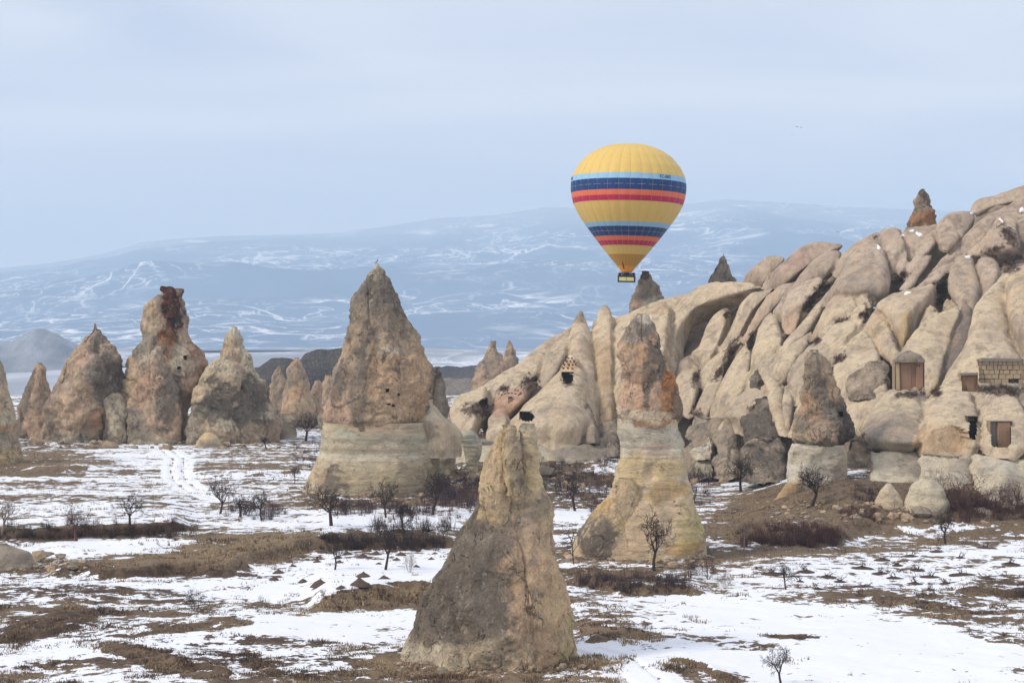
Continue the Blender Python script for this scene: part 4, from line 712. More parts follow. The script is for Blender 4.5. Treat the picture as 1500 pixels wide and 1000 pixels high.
fin([(1458, 570), (1445, 580), (1438, 600), (1435, 630), (1430, 655), (1442, 670)], [(1470, 570), (1484, 580), (1494, 602), (1498, 632), (1496, 655), (1480, 672)], -18, LOW, nu=72, p=2.2, holes=[(1452, 618, 1481, 655)], patches=[(1466, 628, 24, 20, 0, GREY2, .5)])
fin([(1500, 560), (1490, 590), (1488, 625), (1490, 670)], [(1560, 560), (1570, 590), (1570, 630), (1560, 672)], -15, [FINB, GREY2, FING], block=.2)
fin([(1418, 572), (1408, 600), (1412, 650)], [(1446, 572), (1450, 605), (1446, 655)], -14, LOW, nu=44)
def plinth(L, R, oo, tn, nm='plinth'):
    return fin(L, R, oo, tn, name=nm, mat=M_BAND, lump=.55, lsc=.3, strata=.05, block=.22, fine=.06, flute=0, smo=1, p=2.4, s0=0, nu=80, bf=.55)
WH = [alb(206, 195, 174), CREAM, alb(176, 164, 146)]
plinth([(1276, 660), (1274, 680), (1272, 712), (1270, 765)], [(1352, 660), (1354, 685), (1354, 712), (1354, 765)], -15, WH)
plinth([(1350, 664), (1348, 690), (1344, 765)], [(1428, 664), (1430, 690), (1436, 765)], -17, WH)
plinth([(1424, 666), (1424, 700), (1424, 770)], [(1570, 664), (1575, 695), (1580, 770)], -14, WH)
plinth([(1240, 640), (1232, 690), (1228, 770)], [(1290, 640), (1292, 690), (1294, 770)], -5, [GREY, DKG, FINB])
plinth([(655, 645), (655, 665), (650, 690)], [(905, 645), (908, 665), (910, 690)], -7, [GREEN, CREAM, GREY2])
rock('mushroom_rock', [(688, 627), (672, 634), (669, 640), (676, 650), (680, 668), (684, 686), (688, 712)], [(692, 627), (701, 640), (706, 650), (706, 664), (700, 680), (703, 712)], 318, mode='y', bf=.9, nu=60, lump=.2, lsc=.5, fine=.05, strata=.1, mat=M_BAND, tones=[alb(200, 196, 176), CREAM, GREEN], parent=RIDGE)
for L, R, D_ in (([(640, 642), (632, 656), (628, 700)], [(664, 642), (668, 660), (670, 700)], 322), ([(612, 640), (606, 660), (604, 700)], [(640, 640), (644, 660), (644, 700)], 316)):
    rock('plinth', L, R, D_, mode='y', bf=.8, nu=50, lump=.25, strata=.12, mat=M_BAND, tones=[CREAM, GREEN, GREY2], parent=RIDGE)
# cave rooms
def hcol(name, c, **k): return flat_mat(name, alb(*c), **k)
M_RED, M_BRN, M_STN, M_DOOR, M_LID = hcol('red_plaster', (184, 142, 114)), hcol('brown_cave_front', (168, 132, 104), var=.2, scale=1.2), hcol('cut_stone', (206, 180, 144), var=.1), hcol('weathered_door', (170, 136, 108), var=.25), hcol('grey_overhang', (150, 140, 126))
M_CUT = hcol('fresh_cut_face', (214, 182, 144), var=.10, scale=.6)
def Dh(px, py, o): return float(hillside(np.array([px]), np.array([py]))[0] + o)
CAVES = [(1312, 529, 1352, 572), (1409, 548, 1431, 573), (1434, 528, 1497, 561), (1452, 618, 1481, 655), (722, 576, 768, 606), (1366, 412, 1372, 414)]
def fuse():
    """weld the folds into one eroded skin, then hand each fold back its own piece of it"""
    Vs, Fs, Cs, Is, off = [], [], [], [], 0
    for i, (P, Fc, c) in enumerate(FUSE):
        Vs.append(P); Fs += [[q + off for q in f] for f in Fc]; Cs.append(c); Is.append(np.full(len(P), i)); off += len(P)
    SV, SC, SI = np.vstack(Vs), np.vstack(Cs), np.concatenate(Is)
    tmp = bpy.data.objects.new('tmp', make_mesh('tmp', SV, Fs)); COL.objects.link(tmp)
    md = tmp.modifiers.new('r', 'REMESH'); md.mode = 'VOXEL'; md.voxel_size = 0.30; md.adaptivity = 0.0
    me = bpy.data.meshes.new_from_object(tmp.evaluated_get(bpy.context.evaluated_depsgraph_get()))
    bpy.data.objects.remove(tmp)
    n = len(me.vertices); V = np.empty(n * 3, np.float32); me.vertices.foreach_get('co', V); V = V.reshape(-1, 3).astype(float)
    nf = len(me.polygons); Q = np.empty(nf * 4, np.int32); me.loops.foreach_get('vertex_index', Q); Q = Q.reshape(-1, 4)
    # leave out what lies under the ground or on the far side of the hill
    fn = np.cross(V[Q[:, 2]] - V[Q[:, 0]], V[Q[:, 3]] - V[Q[:, 1]]); fn /= np.linalg.norm(fn, axis=1, keepdims=True) + 1e-9; fc = V[Q].mean(1)
    gx, gy_ = pix(fc)
    Q = Q[(fc[:, 2] > -0.5) & (gx < 1590) & (fc[:, 1] < hillside(gx, gy_) + 14) & ((fn[:, 1] < 0.35) | (fn[:, 2] > 0.6)) & (fn[:, 2] > -0.93)]
    u, Q = np.unique(Q, return_inverse=True); Q = Q.reshape(-1, 4); V = V[u]; n = len(V)
    E = np.concatenate([Q[:, [0, 1]], Q[:, [1, 2]], Q[:, [2, 3]], Q[:, [3, 0]]])
    deg = np.bincount(E.ravel(), minlength=n).astype(float)
    def lap(A):
        out = np.zeros_like(A)
        for k in range(3): out[:, k] = np.bincount(E[:, 0], A[E[:, 1], k], n) + np.bincount(E[:, 1], A[E[:, 0], k], n)
        return out / deg[:, None] - A
    for _ in range(2): V = V + 0.45 * lap(V)
    def normals(V):
        fn = np.cross(V[Q[:, 2]] - V[Q[:, 0]], V[Q[:, 3]] - V[Q[:, 1]]); N = np.zeros_like(V)
        for k in range(4):
            for c in range(3): N[:, c] += np.bincount(Q[:, k], fn[:, c], n)
        return N / (np.linalg.norm(N, axis=1, keepdims=True) + 1e-9)
    N = normals(V)
    from mathutils.kdtree import KDTree
    kd = KDTree(len(SV))
    for i, co in enumerate(SV): kd.insert(co, i)
    kd.balance()
    near = np.fromiter((kd.find(co)[1] for co in V), np.int64, n)
    C, I = SC[near], SI[near]
    # rain rills and knobbly relief on the welded skin
    fl = np.array([-.52, -.34, -.78]); fl /= np.linalg.norm(fl); e1 = np.cross(fl, [0, 0, 1.0]); e1 /= np.linalg.norm(e1); e2 = np.cross(fl, e1)
    Wc = np.stack([V @ e1, V @ e2, V @ fl], -1); Wc = Wc + 1.2 * np.stack([fbm(V * .15 + 1, 2), fbm(V * .15 + 8, 2), 0 * Wc[:, 0]], -1)
    b1 = np.abs(vnoise(Wc * np.array([.20, .20, .022]) + 3)); b2 = np.abs(vnoise(Wc * np.array([.6, .6, .05]) + 13))
    d = 0.55 * (np.minimum(b1, .5) - .25) + 0.22 * (np.minimum(b2, .5) - .25) + 0.04 * fbm(V * .9 + 2, 3)
    d = d + 0.05 * vnoise(np.stack([V[:, 0] * .05, V[:, 1] * .05, V[:, 2] * 1.6], -1)) * sstep(-.1, .3, fbm(V * .12 + 40, 2))
    # gullies eroded along the joints between one fold and the next
    ej = np.zeros(n); df = I[E[:, 0]] != I[E[:, 1]]; ej[E[df].ravel()] = 1.0
    ej = ej * sstep(-.75, -.1, vnoise(V * .22 + 50)); cr = ej[:, None].repeat(3, 1)
    for _ in range(2): cr = cr + 0.5 * lap(cr)
    d = d - 0.72 * cr[:, 0]
    V = V + N * d[:, None]
    for _ in range(2): C = np.clip(C + 0.6 * lap(C), 0.01, 1)
    # grey lichen in drips, pink beds, gullies darkened for soil, dead plants and painted cavity shade
    px, py = pix(V); nz = fbm(V * np.array([.5, .5, .14]) + 21, 4); nf2 = fbm(V * 1.7 + 5, 3)
    w = (sstep(.22, .62, nz + .45 * nf2) * .42)[:, None]; C = C * (1 - w) + FING * w
    w = (sstep(.2, .6, fbm(V * np.array([.25, .25, .2]) + 33, 3)) * .4)[:, None]; C = C * (1 - w) + alb(212, 182, 152) * w
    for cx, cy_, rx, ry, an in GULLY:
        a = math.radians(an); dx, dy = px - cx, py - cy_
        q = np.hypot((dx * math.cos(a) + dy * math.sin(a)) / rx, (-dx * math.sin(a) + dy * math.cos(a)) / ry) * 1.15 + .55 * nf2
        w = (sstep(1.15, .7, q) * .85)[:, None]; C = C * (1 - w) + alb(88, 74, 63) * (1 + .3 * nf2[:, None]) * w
    q = np.hypot((px - 1379) / 43.0, (py - 647) / np.where(py < 647, 26.0, 31.0)) + .05 * nf2; m = (q < 1) & (V[:, 1] < 286) & (N[:, 1] < .2)
    if m.any():
        pl = np.percentile(V[m, 1], 62) + .22 * (V[:, 2] - V[m, 2].mean()); V[m, 1] = np.maximum(V[m, 1], pl[m]); w = (m * .9)[:, None]; C = C * (1 - w) + alb(214, 184, 148) * (1 + .2 * nf2[:, None]) * w
    for cx, cy_, rx, ry, an, colr in ((744, 590, 30, 17, -30, (196, 160, 134)),):
        a = math.radians(an); dx, dy = px - cx, py - cy_; q = np.hypot((dx * math.cos(a) + dy * math.sin(a)) / rx, (-dx * math.sin(a) + dy * math.cos(a)) / ry) + .15 * nf2
        w = sstep(1.05, .9, q)[:, None]; C = C * (1 - w) + alb(*colr) * (1 + .15 * nf2[:, None]) * w
    N = normals(V)
    # openings
    fc = V[Q].mean(1); fx, fy = pix(fc); fnn = N[Q].mean(1); keep = np.ones(len(Q), bool); depth = {}
    for h in HOLES + CAVES[:4]:
        ux = 2 * (fx - h[0]) / (h[2] - h[0]) - 1; uy = 2 * (fy - h[1]) / (h[3] - h[1]) - 1
        ex = 2.2 if (h in HOLES and h[2] - h[0] > 6) else 14
        m = (np.abs(ux) ** ex + np.abs(uy) ** ex < 1 + (.18 * np.sin(fx * 1.3) if ex < 3 else 0)) & (fnn[:, 1] < 0.15)
        if not m.any(): continue
        dm = np.percentile(fc[m, 1], 5); near_ = m & (fc[:, 1] < dm + 5.0); keep &= ~near_; depth[h] = float(np.percentile(fc[near_, 1], 70))
    # dress the ragged rims of the squared rooms
    for h in CAVES[:4]:
        ux = 2 * (fx - h[0]) / (h[2] - h[0]) - 1; uy = 2 * (fy - h[1]) / (h[3] - h[1]) - 1
        gone = ~keep & (np.abs(ux) < 1.02) & (np.abs(uy) < 1.02)
        rim = np.intersect1d(np.unique(Q[gone]), np.unique(Q[keep])); rx_, ry_ = pix(V[rim])
        vx = 2 * (rx_ - h[0]) / (h[2] - h[0]) - 1; vy = 2 * (ry_ - h[1]) / (h[3] - h[1]) - 1; side = np.abs(vx) > np.abs(vy); jit = 1 + .02 * np.sin(rim * 1.7)
        vx = np.where(side, np.sign(vx) * jit, vx); vy = np.where(side, vy, np.sign(vy) * jit)
        V[rim, 0] = (h[0] + (vx + 1) / 2 * (h[2] - h[0]) - 750) / F * V[rim, 1]; V[rim, 2] = HC + (HY - (h[1] + (vy + 1) / 2 * (h[3] - h[1]))) / F * V[rim, 1]
    Q = Q[keep]; FI = I[Q[:, 0]]
    groups = []
    for i in np.unique(FI):
        q = Q[FI == i]; u, inv = np.unique(q, return_inverse=True)
        nm = 'hill_core' if i == 0 else 'rock_fin'
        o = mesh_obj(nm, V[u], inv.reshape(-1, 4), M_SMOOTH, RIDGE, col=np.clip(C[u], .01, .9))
        o.data.normals_split_custom_set_from_vertices(N[u].tolist())
    from mathutils.bvhtree import BVHTree
    return BVHTree.FromPolygons(V.tolist(), Q.tolist()), depth
GULLY = [(1192, 436, 26, 9, -55), (1206, 421, 10, 7, 0), (1380, 428, 9, 26, 8), (1070, 512, 22, 7, -58), (1052, 548, 16, 6, -60), (1020, 553, 7, 12, 30), (1064, 461, 6, 6, 0), (1100, 500, 5, 16, 15), (1455, 368, 16, 7, -20), (1478, 345, 10, 22, -30), (1480, 392, 16, 10, 0), (1320, 405, 14, 6, -20), (1265, 462, 9, 5, 0), (1465, 572, 45, 9, 4), (1330, 578, 22, 5, 0), (1372, 575, 10, 8, -30),  # dark patches: lodged soil and plants, plus painted shade of the cavities
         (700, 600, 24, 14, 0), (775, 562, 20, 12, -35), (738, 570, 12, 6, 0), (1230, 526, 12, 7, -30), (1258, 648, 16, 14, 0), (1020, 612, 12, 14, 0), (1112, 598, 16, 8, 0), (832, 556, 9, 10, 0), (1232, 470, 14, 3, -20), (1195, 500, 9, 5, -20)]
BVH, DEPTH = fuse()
def hit(px, py):
    dv = Vector(((px - 750) / F, 1, (HY - py) / F)).normalized()
    return BVH.ray_cast(Vector((0, 0, HC)), dv)
for h in HOLES:
    if h in DEPTH: recess('cave_mouth', RIDGE, h[0] - 1.2, h[1] - 1.2, h[2] + 1.2, h[3] + 1.2, DEPTH[h] + .5, 2.2 if h[2] - h[0] > 6 else .8)
M_SHELL = hcol('chiselled_tuff', (168, 146, 122), var=.2)
def room(h, mat, back):
    """a squared chamber cut into the rock: side walls, then a front wall set back"""
    D = DEPTH[h]
    a = [wpt(np.array([x]), np.array([y]), D + .25)[0] for x, y in ((h[0] - 1.2, h[1] - 1.2), (h[2] + 1.2, h[1] - 1.2), (h[2] + 1.2, h[3] + 1.2), (h[0] - 1.2, h[3] + 1.2))]
    V = np.array(a + [q + np.array([0, back + 1.2, 0]) for q in a])
    sh = mesh_obj('chamber', V, [[0, 1, 5, 4], [1, 2, 6, 5], [2, 3, 7, 6], [3, 0, 4, 7]], M_SHELL, RIDGE, smooth=False)
    return D + back
h = CAVES[0]; d = room(h, M_BRN, .9)
f1 = slab('cave_front', [(1310, 528), (1354, 528), (1354, 574), (1310, 574)], d, .5, M_BRN, RIDGE, bev=.01)
slab('pier', [(1311, 530), (1317, 530), (1318, 573), (1312, 573)], d - .35, .5, M_STN, f1); slab('pier', [(1341, 530), (1352, 530), (1352, 573), (1342, 573)], d - .35, .5, M_RED, f1)
slab('plaster_panel', [(1319, 531), (1335, 531), (1335, 573), (1320, 573)], d - .27, .15, M_DOOR, f1)
slab('lintel', [(1309, 526.5), (1354, 527.5), (1354, 531), (1309, 530)], d - 1.0, .8, M_LID, f1)
for x in (1342.5, 1346): slab('niche_shade_plate', [(x, 534), (x + 1.8, 534), (x + 1.8, 537), (x, 537)], d - .6, .12, M_CAVE, f1)  # thin dark plates proud of the pier, painting the shade of niches
rock('porch_roof', [(1328, 513), (1316, 518), (1309, 525), (1309, 530)], [(1334, 513), (1346, 519), (1353, 525), (1355, 530)], DEPTH[h] + .6, mode='y', bf=.62, nu=60, lump=.15, lsc=.6, mat=M_ROUGH, tones=[GREY2, FINB, GREY], parent=RIDGE)
h = CAVES[1]; d = room(h, M_BRN, .8)
f2_ = slab('cave_front', [(1408, 547), (1432, 547), (1432, 574), (1408, 574)], d, .5, M_BRN, RIDGE, bev=.01)
slab('door_panel', [(1416, 551), (1427, 551), (1427, 573), (1417, 573)], d - .3, .2, M_DOOR, f2_)
slab('lintel', [(1407, 546), (1432, 545.5), (1432, 549), (1408, 549.5)], d - .8, .8, M_LID, f2_)
h = CAVES[2]; d = room(h, M_BRN, .55)
f3 = slab('masonry_wall', [(1432, 526), (1499, 526), (1499, 563), (1432, 563)], d + .35, .4, M_CAVE, RIDGE, bev=.01)
rnd = random.Random(4)
for r_ in range(5):
    y0 = 528 + r_ * 6.7; x = 1433.0 - (r_ % 2) * 3 + rnd.uniform(-1, 1)
    while x < 1497:
        x1 = min(x + rnd.uniform(5.5, 11.5), 1499)
        if not (r_ == 4 and 1476 < x < 1486):
            j = [rnd.uniform(0, .5) for _ in range(4)]
            slab('stone_block', [(x + j[0], y0 + j[1]), (x1 - .4, y0 + j[2]), (x1 - .3, y0 + 6.5), (x + .2, y0 + 6.3 + j[3])], d + rnd.uniform(-.07, .07), .4, M_STN, f3, bev=.06)
        x = x1
slab('small_window', [(1479, 555), (1486, 555), (1486, 561), (1479, 561)], d + .1, .3, M_CAVE, f3)
slab('lintel', [(1436, 524), (1494, 525), (1498, 529), (1434, 529)], d - .45, .8, M_LID, f3, bev=.05)
h = CAVES[3]; d = room(h, M_BRN, .7)
f5 = slab('cave_front', [(1450, 616), (1483, 616), (1483, 657), (1450, 657)], d + .4, .4, M_LID, RIDGE, bev=.01)
slab('door_panel', [(1461, 618), (1480, 618), (1480, 656), (1461, 656)], d - .1, .4, M_DOOR, f5)
q = hit(747, 588); d = (q[0].y if q[0] is not None else Dh(742, 590, -7)) - .05
f6 = slab('cave_door', [(744, 581), (751, 581), (751, 596), (744, 596)], d, .4, M_BRN, RIDGE, bev=.04)
slab('niche_shade_plate', [(744.5, 580.5), (750.5, 580.5), (750.5, 583), (744.5, 583)], d - .2, .15, M_CAVE, f6)  # dark plate on the door head, painted shade instead of a hollow
for k in range(6):
    x = 733.5 + k * 5; y = 577 - 2.4 * math.sin(k / 5 * 3.14); q = hit(x + 2, y + 1)
    if q[0] is not None: slab('arch_stone', [(x, y), (x + 4, y), (x + 4, y + 1.8), (x, y + 1.8)], q[0].y, .3, M_CAVE, f6)
# scraps of snow caught on ledges of the ridge
M_SNOW = flat_mat('snow', (0.86, 0.87, 0.9), var=.03)
for cx, cy_, rx, ry, an_ in ((1346, 343, 5, 4, 20), (1322, 345, 3, 2, 0), (1287, 362, 5, 2.5, 45), (1418, 376, 6, 2.2, 10), (1371, 414, 6, 3, 0), (1329, 429, 6, 2.6, 0), (1207, 411, 4, 2, 0), (1424, 312, 4, 2, 10), (1466, 322, 4, 2.4, 50), (1497, 308, 4, 6, 0), (1336, 338, 5, 1.8, 0)):
    V, Fq, ok = [], [], True; a = math.radians(an_)
    for r_ in (0, .5, .8, 1.0):
        for t in np.linspace(0, 2 * np.pi, 14, endpoint=False):
            jj = .85 + .25 * math.sin(2 * t + cx) + .18 * math.sin(3 * t + cy_) + .1 * math.sin(5 * t + cx)
            ex, ey = r_ * rx * jj * math.cos(t), r_ * ry * jj * math.sin(t)
            q = hit(cx + ex * math.cos(a) - ey * math.sin(a), cy_ + ex * math.sin(a) + ey * math.cos(a))
            if q[0] is None: ok = False; break
            V.append(np.array(q[0]) + np.array(q[1]) * (.05 if r_ < .9 else -.03) + np.array([0, 0, .02]))
        if not ok: break
    if not ok: continue
    for r_ in range(3):
        for k in range(14): k2 = (k + 1) % 14; Fq.append([r_ * 14 + k, r_ * 14 + k2, (r_ + 1) * 14 + k2, (r_ + 1) * 14 + k])
    mesh_obj('snow_patch', V, Fq, M_SNOW, RIDGE)
# ------------------------------------------------------------------ haze
def haze():
    x, y0, y1, z0, z1 = 26000, -300, 17500, -90, 960
    V = [(-x, y0, z0), (x, y0, z0), (x, y1, z0), (-x, y1, z0), (-x, y0, z1), (x, y0, z1), (x, y1, z1), (-x, y1, z1)]
    Fq = [[0, 3, 2, 1], [4, 5, 6, 7], [0, 1, 5, 4], [1, 2, 6, 5], [2, 3, 7, 6], [3, 0, 4, 7]]
    m = bpy.data.materials.new('haze'); m.use_nodes = True; n, l = m.node_tree.nodes, m.node_tree.links
    for q in list(n): n.remove(q)
    o_ = n.new('ShaderNodeOutputMaterial'); v = n.new('ShaderNodeVolumePrincipled')
    v.inputs['Color'].default_value = (0.68, 0.85, 1.0, 1); v.inputs['Density'].default_value = HAZE; v.inputs['Anisotropy'].default_value = 0.0
    l.new(v.outputs[0], o_.inputs['Volume'])
    tag(mesh_obj('haze', V, Fq, m, smooth=False), 'pale blue winter haze over the plain', kind='stuff')
HAZE = 0.000095
haze()

# ------------------------------------------------------------------ boulders
for L, R, bpx, bpy_, lb in (
    ([(1300, 707), (1288, 720), (1280, 735), (1278, 750)], [(1303, 707), (1316, 720), (1322, 735), (1324, 752)], 1300, 749, 'pointed cream boulder on the brown slope below the cliff'),
    ([(1352, 700), (1336, 714), (1326, 735), (1322, 752)], [(1368, 701), (1382, 716), (1390, 735), (1392, 754)], 1356, 752, 'broad cream boulder with a slanting top beside the pointed boulder'),
    ([(300, 633), (290, 642), (286, 652), (286, 660)], [(308, 633), (320, 642), (324, 650), (324, 660)], 305, 655, 'rounded yellow boulder at the foot of the twin stepped chimney'),
    ([(408, 606), (398, 618), (393, 634), (392, 648)], [(424, 606), (432, 615), (434, 632), (434, 648)], 413, 642, 'grey boulder leaning out beside the round dark tree'),
    ([(-20, 795), (-30, 815), (-30, 838)], [(12, 797), (40, 808), (62, 838)], 10, 832, 'low tan outcrop breaking from the bank at the photo edge')):
    p0 = at(bpx, bpy_); Dd = p0[1] + 1.5
    tag(rock('boulder', L, R, Dd, mode='y', bf=.8, p=2.2, nu=56, lump=.28, lsc=.4, fine=.03, block=.07, smo=1, mat=M_BAND, tones=[CREAM, YEL, GREY2] if bpx < 1000 else [alb(222, 208, 180), CREAM, TAN], patches=[(413, 625, 20, 20, 0, GREY2, .7)]), lb, 'boulder', 'boulders at the foot of the rocks')

# ------------------------------------------------------------------ bare trees and shrubs
M_BARK = flat_mat('dark_bark', tuple(lin((68, 55, 53)) * .9), var=.25); M_BARKR = flat_mat('red_brown_twigs', tuple(lin((98, 70, 64)) * .9), var=.25); M_BARKP = flat_mat('pale_twigs', tuple(lin((150, 132, 118)) * .9), var=.2)
M_TWIG = flat_mat('purple_twigs', tuple(lin((84, 68, 70)) * .9), var=.25)
def cr3(a, b): return np.array((a[1] * b[2] - a[2] * b[1], a[2] * b[0] - a[0] * b[2], a[0] * b[1] - a[1] * b[0]))
def tube(V, Fq, pts, r0, r1, k=4):
    pts = [np.array(p, float) for p in pts]; b0 = len(V); n = len(pts)
    for i, p in enumerate(pts):
        t = pts[min(i + 1, n - 1)] - pts[max(i - 1, 0)]; t /= math.sqrt(t @ t) + 1e-9
        a = cr3(t, (0.31, 0.9, 0.2)); a /= math.sqrt(a @ a) + 1e-9; b = cr3(t, a); r = r0 + (r1 - r0) * i / max(n - 1, 1)
        for j in range(k):
            q = 2 * math.pi * j / k; V.append(p + (a * math.cos(q) + b * math.sin(q)) * r)
    for i in range(n - 1):
        for j in range(k):
            j2 = (j + 1) % k; Fq.append([b0 + i * k + j, b0 + i * k + j2, b0 + (i + 1) * k + j2, b0 + (i + 1) * k + j])
def grow(rr, V, Fq, p, d, ln, r, lev, mx, up, fan):
    """a limb and the limbs it forks into"""
    pts = [p]; q = np.array(p, float); dd = np.array(d, float); ns = 3 if lev < mx else 2
    for _ in range(ns):
        dd = dd + np.array([rr.gauss(0, .16), rr.gauss(0, .16), rr.gauss(0, .10) + up]); dd /= np.linalg.norm(dd); q = q + dd * ln / ns; pts.append(q.copy())
    tube(V, Fq, pts, r, max(r * .55, .0024), 4 if lev < 2 else 3)
    if lev >= mx: return
    for k in range(rr.choice((fan, fan, fan + 1))):
        i = rr.choice((1, 2, 3, 3)) if ns == 3 else 2
        a = rr.uniform(0, 6.28); sp = rr.uniform(.5, 1.05)
        e = cr3(dd, (math.cos(a), math.sin(a), .2)); e /= math.sqrt(e @ e) + 1e-9
        nd = dd * math.cos(sp) + e * math.sin(sp); grow(rr, V, Fq, pts[i], nd, ln * rr.uniform(.58, .82), max(r * .55, .003), lev + 1, mx, up, fan)
def tree_meshes(seed, bark, kind):
    """one metre tall, one bare fruit tree: trunk and crown; or a shrub: stems only"""
    rr = random.Random(seed); tV, tF, V, Fq = [], [], [], []
    if kind == 'tree':
        hgt = rr.uniform(.24, .34); lean = (rr.gauss(0, .06), rr.gauss(0, .05)); top = np.array([lean[0], lean[1], hgt])
        tube(tV, tF, [(0, 0, -.06), (0, 0, .02), top * .5 + np.array([rr.gauss(0, .015), 0, 0]), top], .040, .028, 7)
        for k in range(5):
            a = k * 1.26 + rr.uniform(-.4, .4); sp = rr.uniform(.35, .95)
            grow(rr, V, Fq, top * rr.uniform(.8, 1.0), (math.cos(a) * math.sin(sp), math.sin(a) * math.sin(sp), math.cos(sp)), rr.uniform(.22, .30), .017, 1, 5, .05, 3)
    elif kind == 'thin':
        top = np.array([rr.gauss(0, .05), 0, .55]); tube(tV, tF, [(0, 0, -.05), (0, 0, .05), top * .6, top], .022, .012, 6)
        for k in range(7):
            a = rr.uniform(0, 6.28); z = rr.uniform(.3, 1.0); grow(rr, V, Fq, top * z, (math.cos(a) * .6, math.sin(a) * .6, .8), rr.uniform(.18, .28), .010, 2, 4, .08, 2)
    else:
        for k in range(11):
            a = rr.uniform(0, 6.28); sp = rr.uniform(.1, .9); o_ = rr.uniform(0, .12)
            grow(rr, V, Fq, (math.cos(a) * o_, math.sin(a) * o_, -.03), (math.cos(a) * math.sin(sp), math.sin(a) * math.sin(sp), math.cos(sp)), rr.uniform(.32, .48), .009, 2, 5, .05, 3)
    def norm(A): return np.array(A)
    allv = np.array(tV + V); zs = allv[:, 2].max()
    ms = []
    if tF: ms.append(make_mesh('trunk', np.array(tV) / zs, tF, bark))
    ms.append(make_mesh('crown' if tF else 'stems', np.array(V) / zs, Fq, bark))
    wd = (np.abs(np.array(V)[:, 0]).max()) * 2 / zs
    return ms, wd
TM = {}
def plant(name, label, cat, px, py, hpx, kind, bark, seed, group, wpx=None):
    key = (kind, bark.name, seed)
    if key not in TM: TM[key] = tree_meshes(seed, bark, kind)
    ms, wd = TM[key]; p = at(px, py); hm = hpx / F * p[1]
    wx = hm if wpx is None else 1.22 * (wpx / F * p[1]) / wd
    rz = (px * 37 % 628) / 100.0
    if len(ms) == 1:
        o = bpy.data.objects.new(name, ms[0]); COL.objects.link(o)
    else:
        o = bpy.data.objects.new(name, None); COL.objects.link(o); o.empty_display_size = .3
        for m_ in ms: link(bpy.data.objects.new(m_.name.split('.')[0], m_), o)
    o.location = p; o.scale = (wx, wx, hm); o.rotation_euler = (0, 0, rz)
    tag(o, label, cat, group); return o
TREES = [
    (448, 646, 44, 46, 'tree', 0, 'round crowned dark tree in snow beside the plinth of the largest cone'),
    (323, 752, 60, 44, 'tree', 1, 'upright dark tree where the snow track fades into the field'),
    (383, 762, 46, 40, 'tree', 2, 'low dark tree just downhill of the snow track trees'),
    (352, 757, 34, 42, 'tree', 3, 'crooked leaning tree between the two trees by the snow track'),
    (190, 772, 50, 52, 'tree', 4, 'wide spreading brown tree on the dark bank'),
    (112, 792, 58, 52, 'tree', 5, 'red stemmed tree at the foot of the dark bank'),
    (3, 776, 50, 48, 'tree', 6, 'hazy twiggy tree on the dark bank at the photo edge'),
    (485, 770, 66, 66, 'tree', 0, 'broad dark tree in front of the grey foot of the largest cone'),
    (565, 834, 78, 52, 'tree', 1, 'tall black tree standing among the soil heaps'),
    (491, 834, 46, 38, 'tree', 2, 'small dark tree among the soil heaps'),
    (592, 784, 56, 34, 'tree', 3, 'slender dark tree in front of the hedge above the soil heaps'),
    (565, 758, 62, 46, 'tree', 4, 'dark tree on the snow strip between the hedge and the largest cone'),
    (634, 754, 80, 62, 'tree', 5, 'big open crowned tree on the snow strip beside the front chimney'),
    (842, 748, 54, 48, 'tree', 6, 'dark tree on snow between the front chimney and the rusty capped chimney'),
    (1085, 720, 60, 50, 'tree', 0, 'dark tree at the top of the snow slope under the grey blocks'),
    (1190, 740, 66, 62, 'tree', 1, 'black forked tree against the white stem of the leaning chimney'),
    (1385, 797, 52, 42, 'tree', 2, 'dark tree on the snowy terrace below the cream boulders'),
    (1151, 863, 42, 26, 'tree', 3, 'small dark tree on its own earth patch in the snow'),
    (1144, 1003, 62, 52, 'tree', 4, 'bare young tree alone on the smooth snow'),
    (958, 836, 100, 60, 'tree', 5, 'dark trunked tree in front of the foot of the rusty capped chimney'),
    (432, 708, 26, 16, 'tree', 6, 'tiny tree on the speckled field left of the largest cone'),
    (390, 657, 20, 18, 'tree', 3, 'tiny tree on the scrubby rise above the track'),
]
for i, (px_, py_, h_, w_, kd_, sd_, lb) in enumerate(TREES):
    bk = M_BARKR if 'red stemmed' in lb else M_BARKP if 'hazy' in lb else M_BARK
    plant('bare_tree', lb, 'tree', px_, py_, h_, kd_, bk, sd_, 'bare trees on the snowy fields', w_)
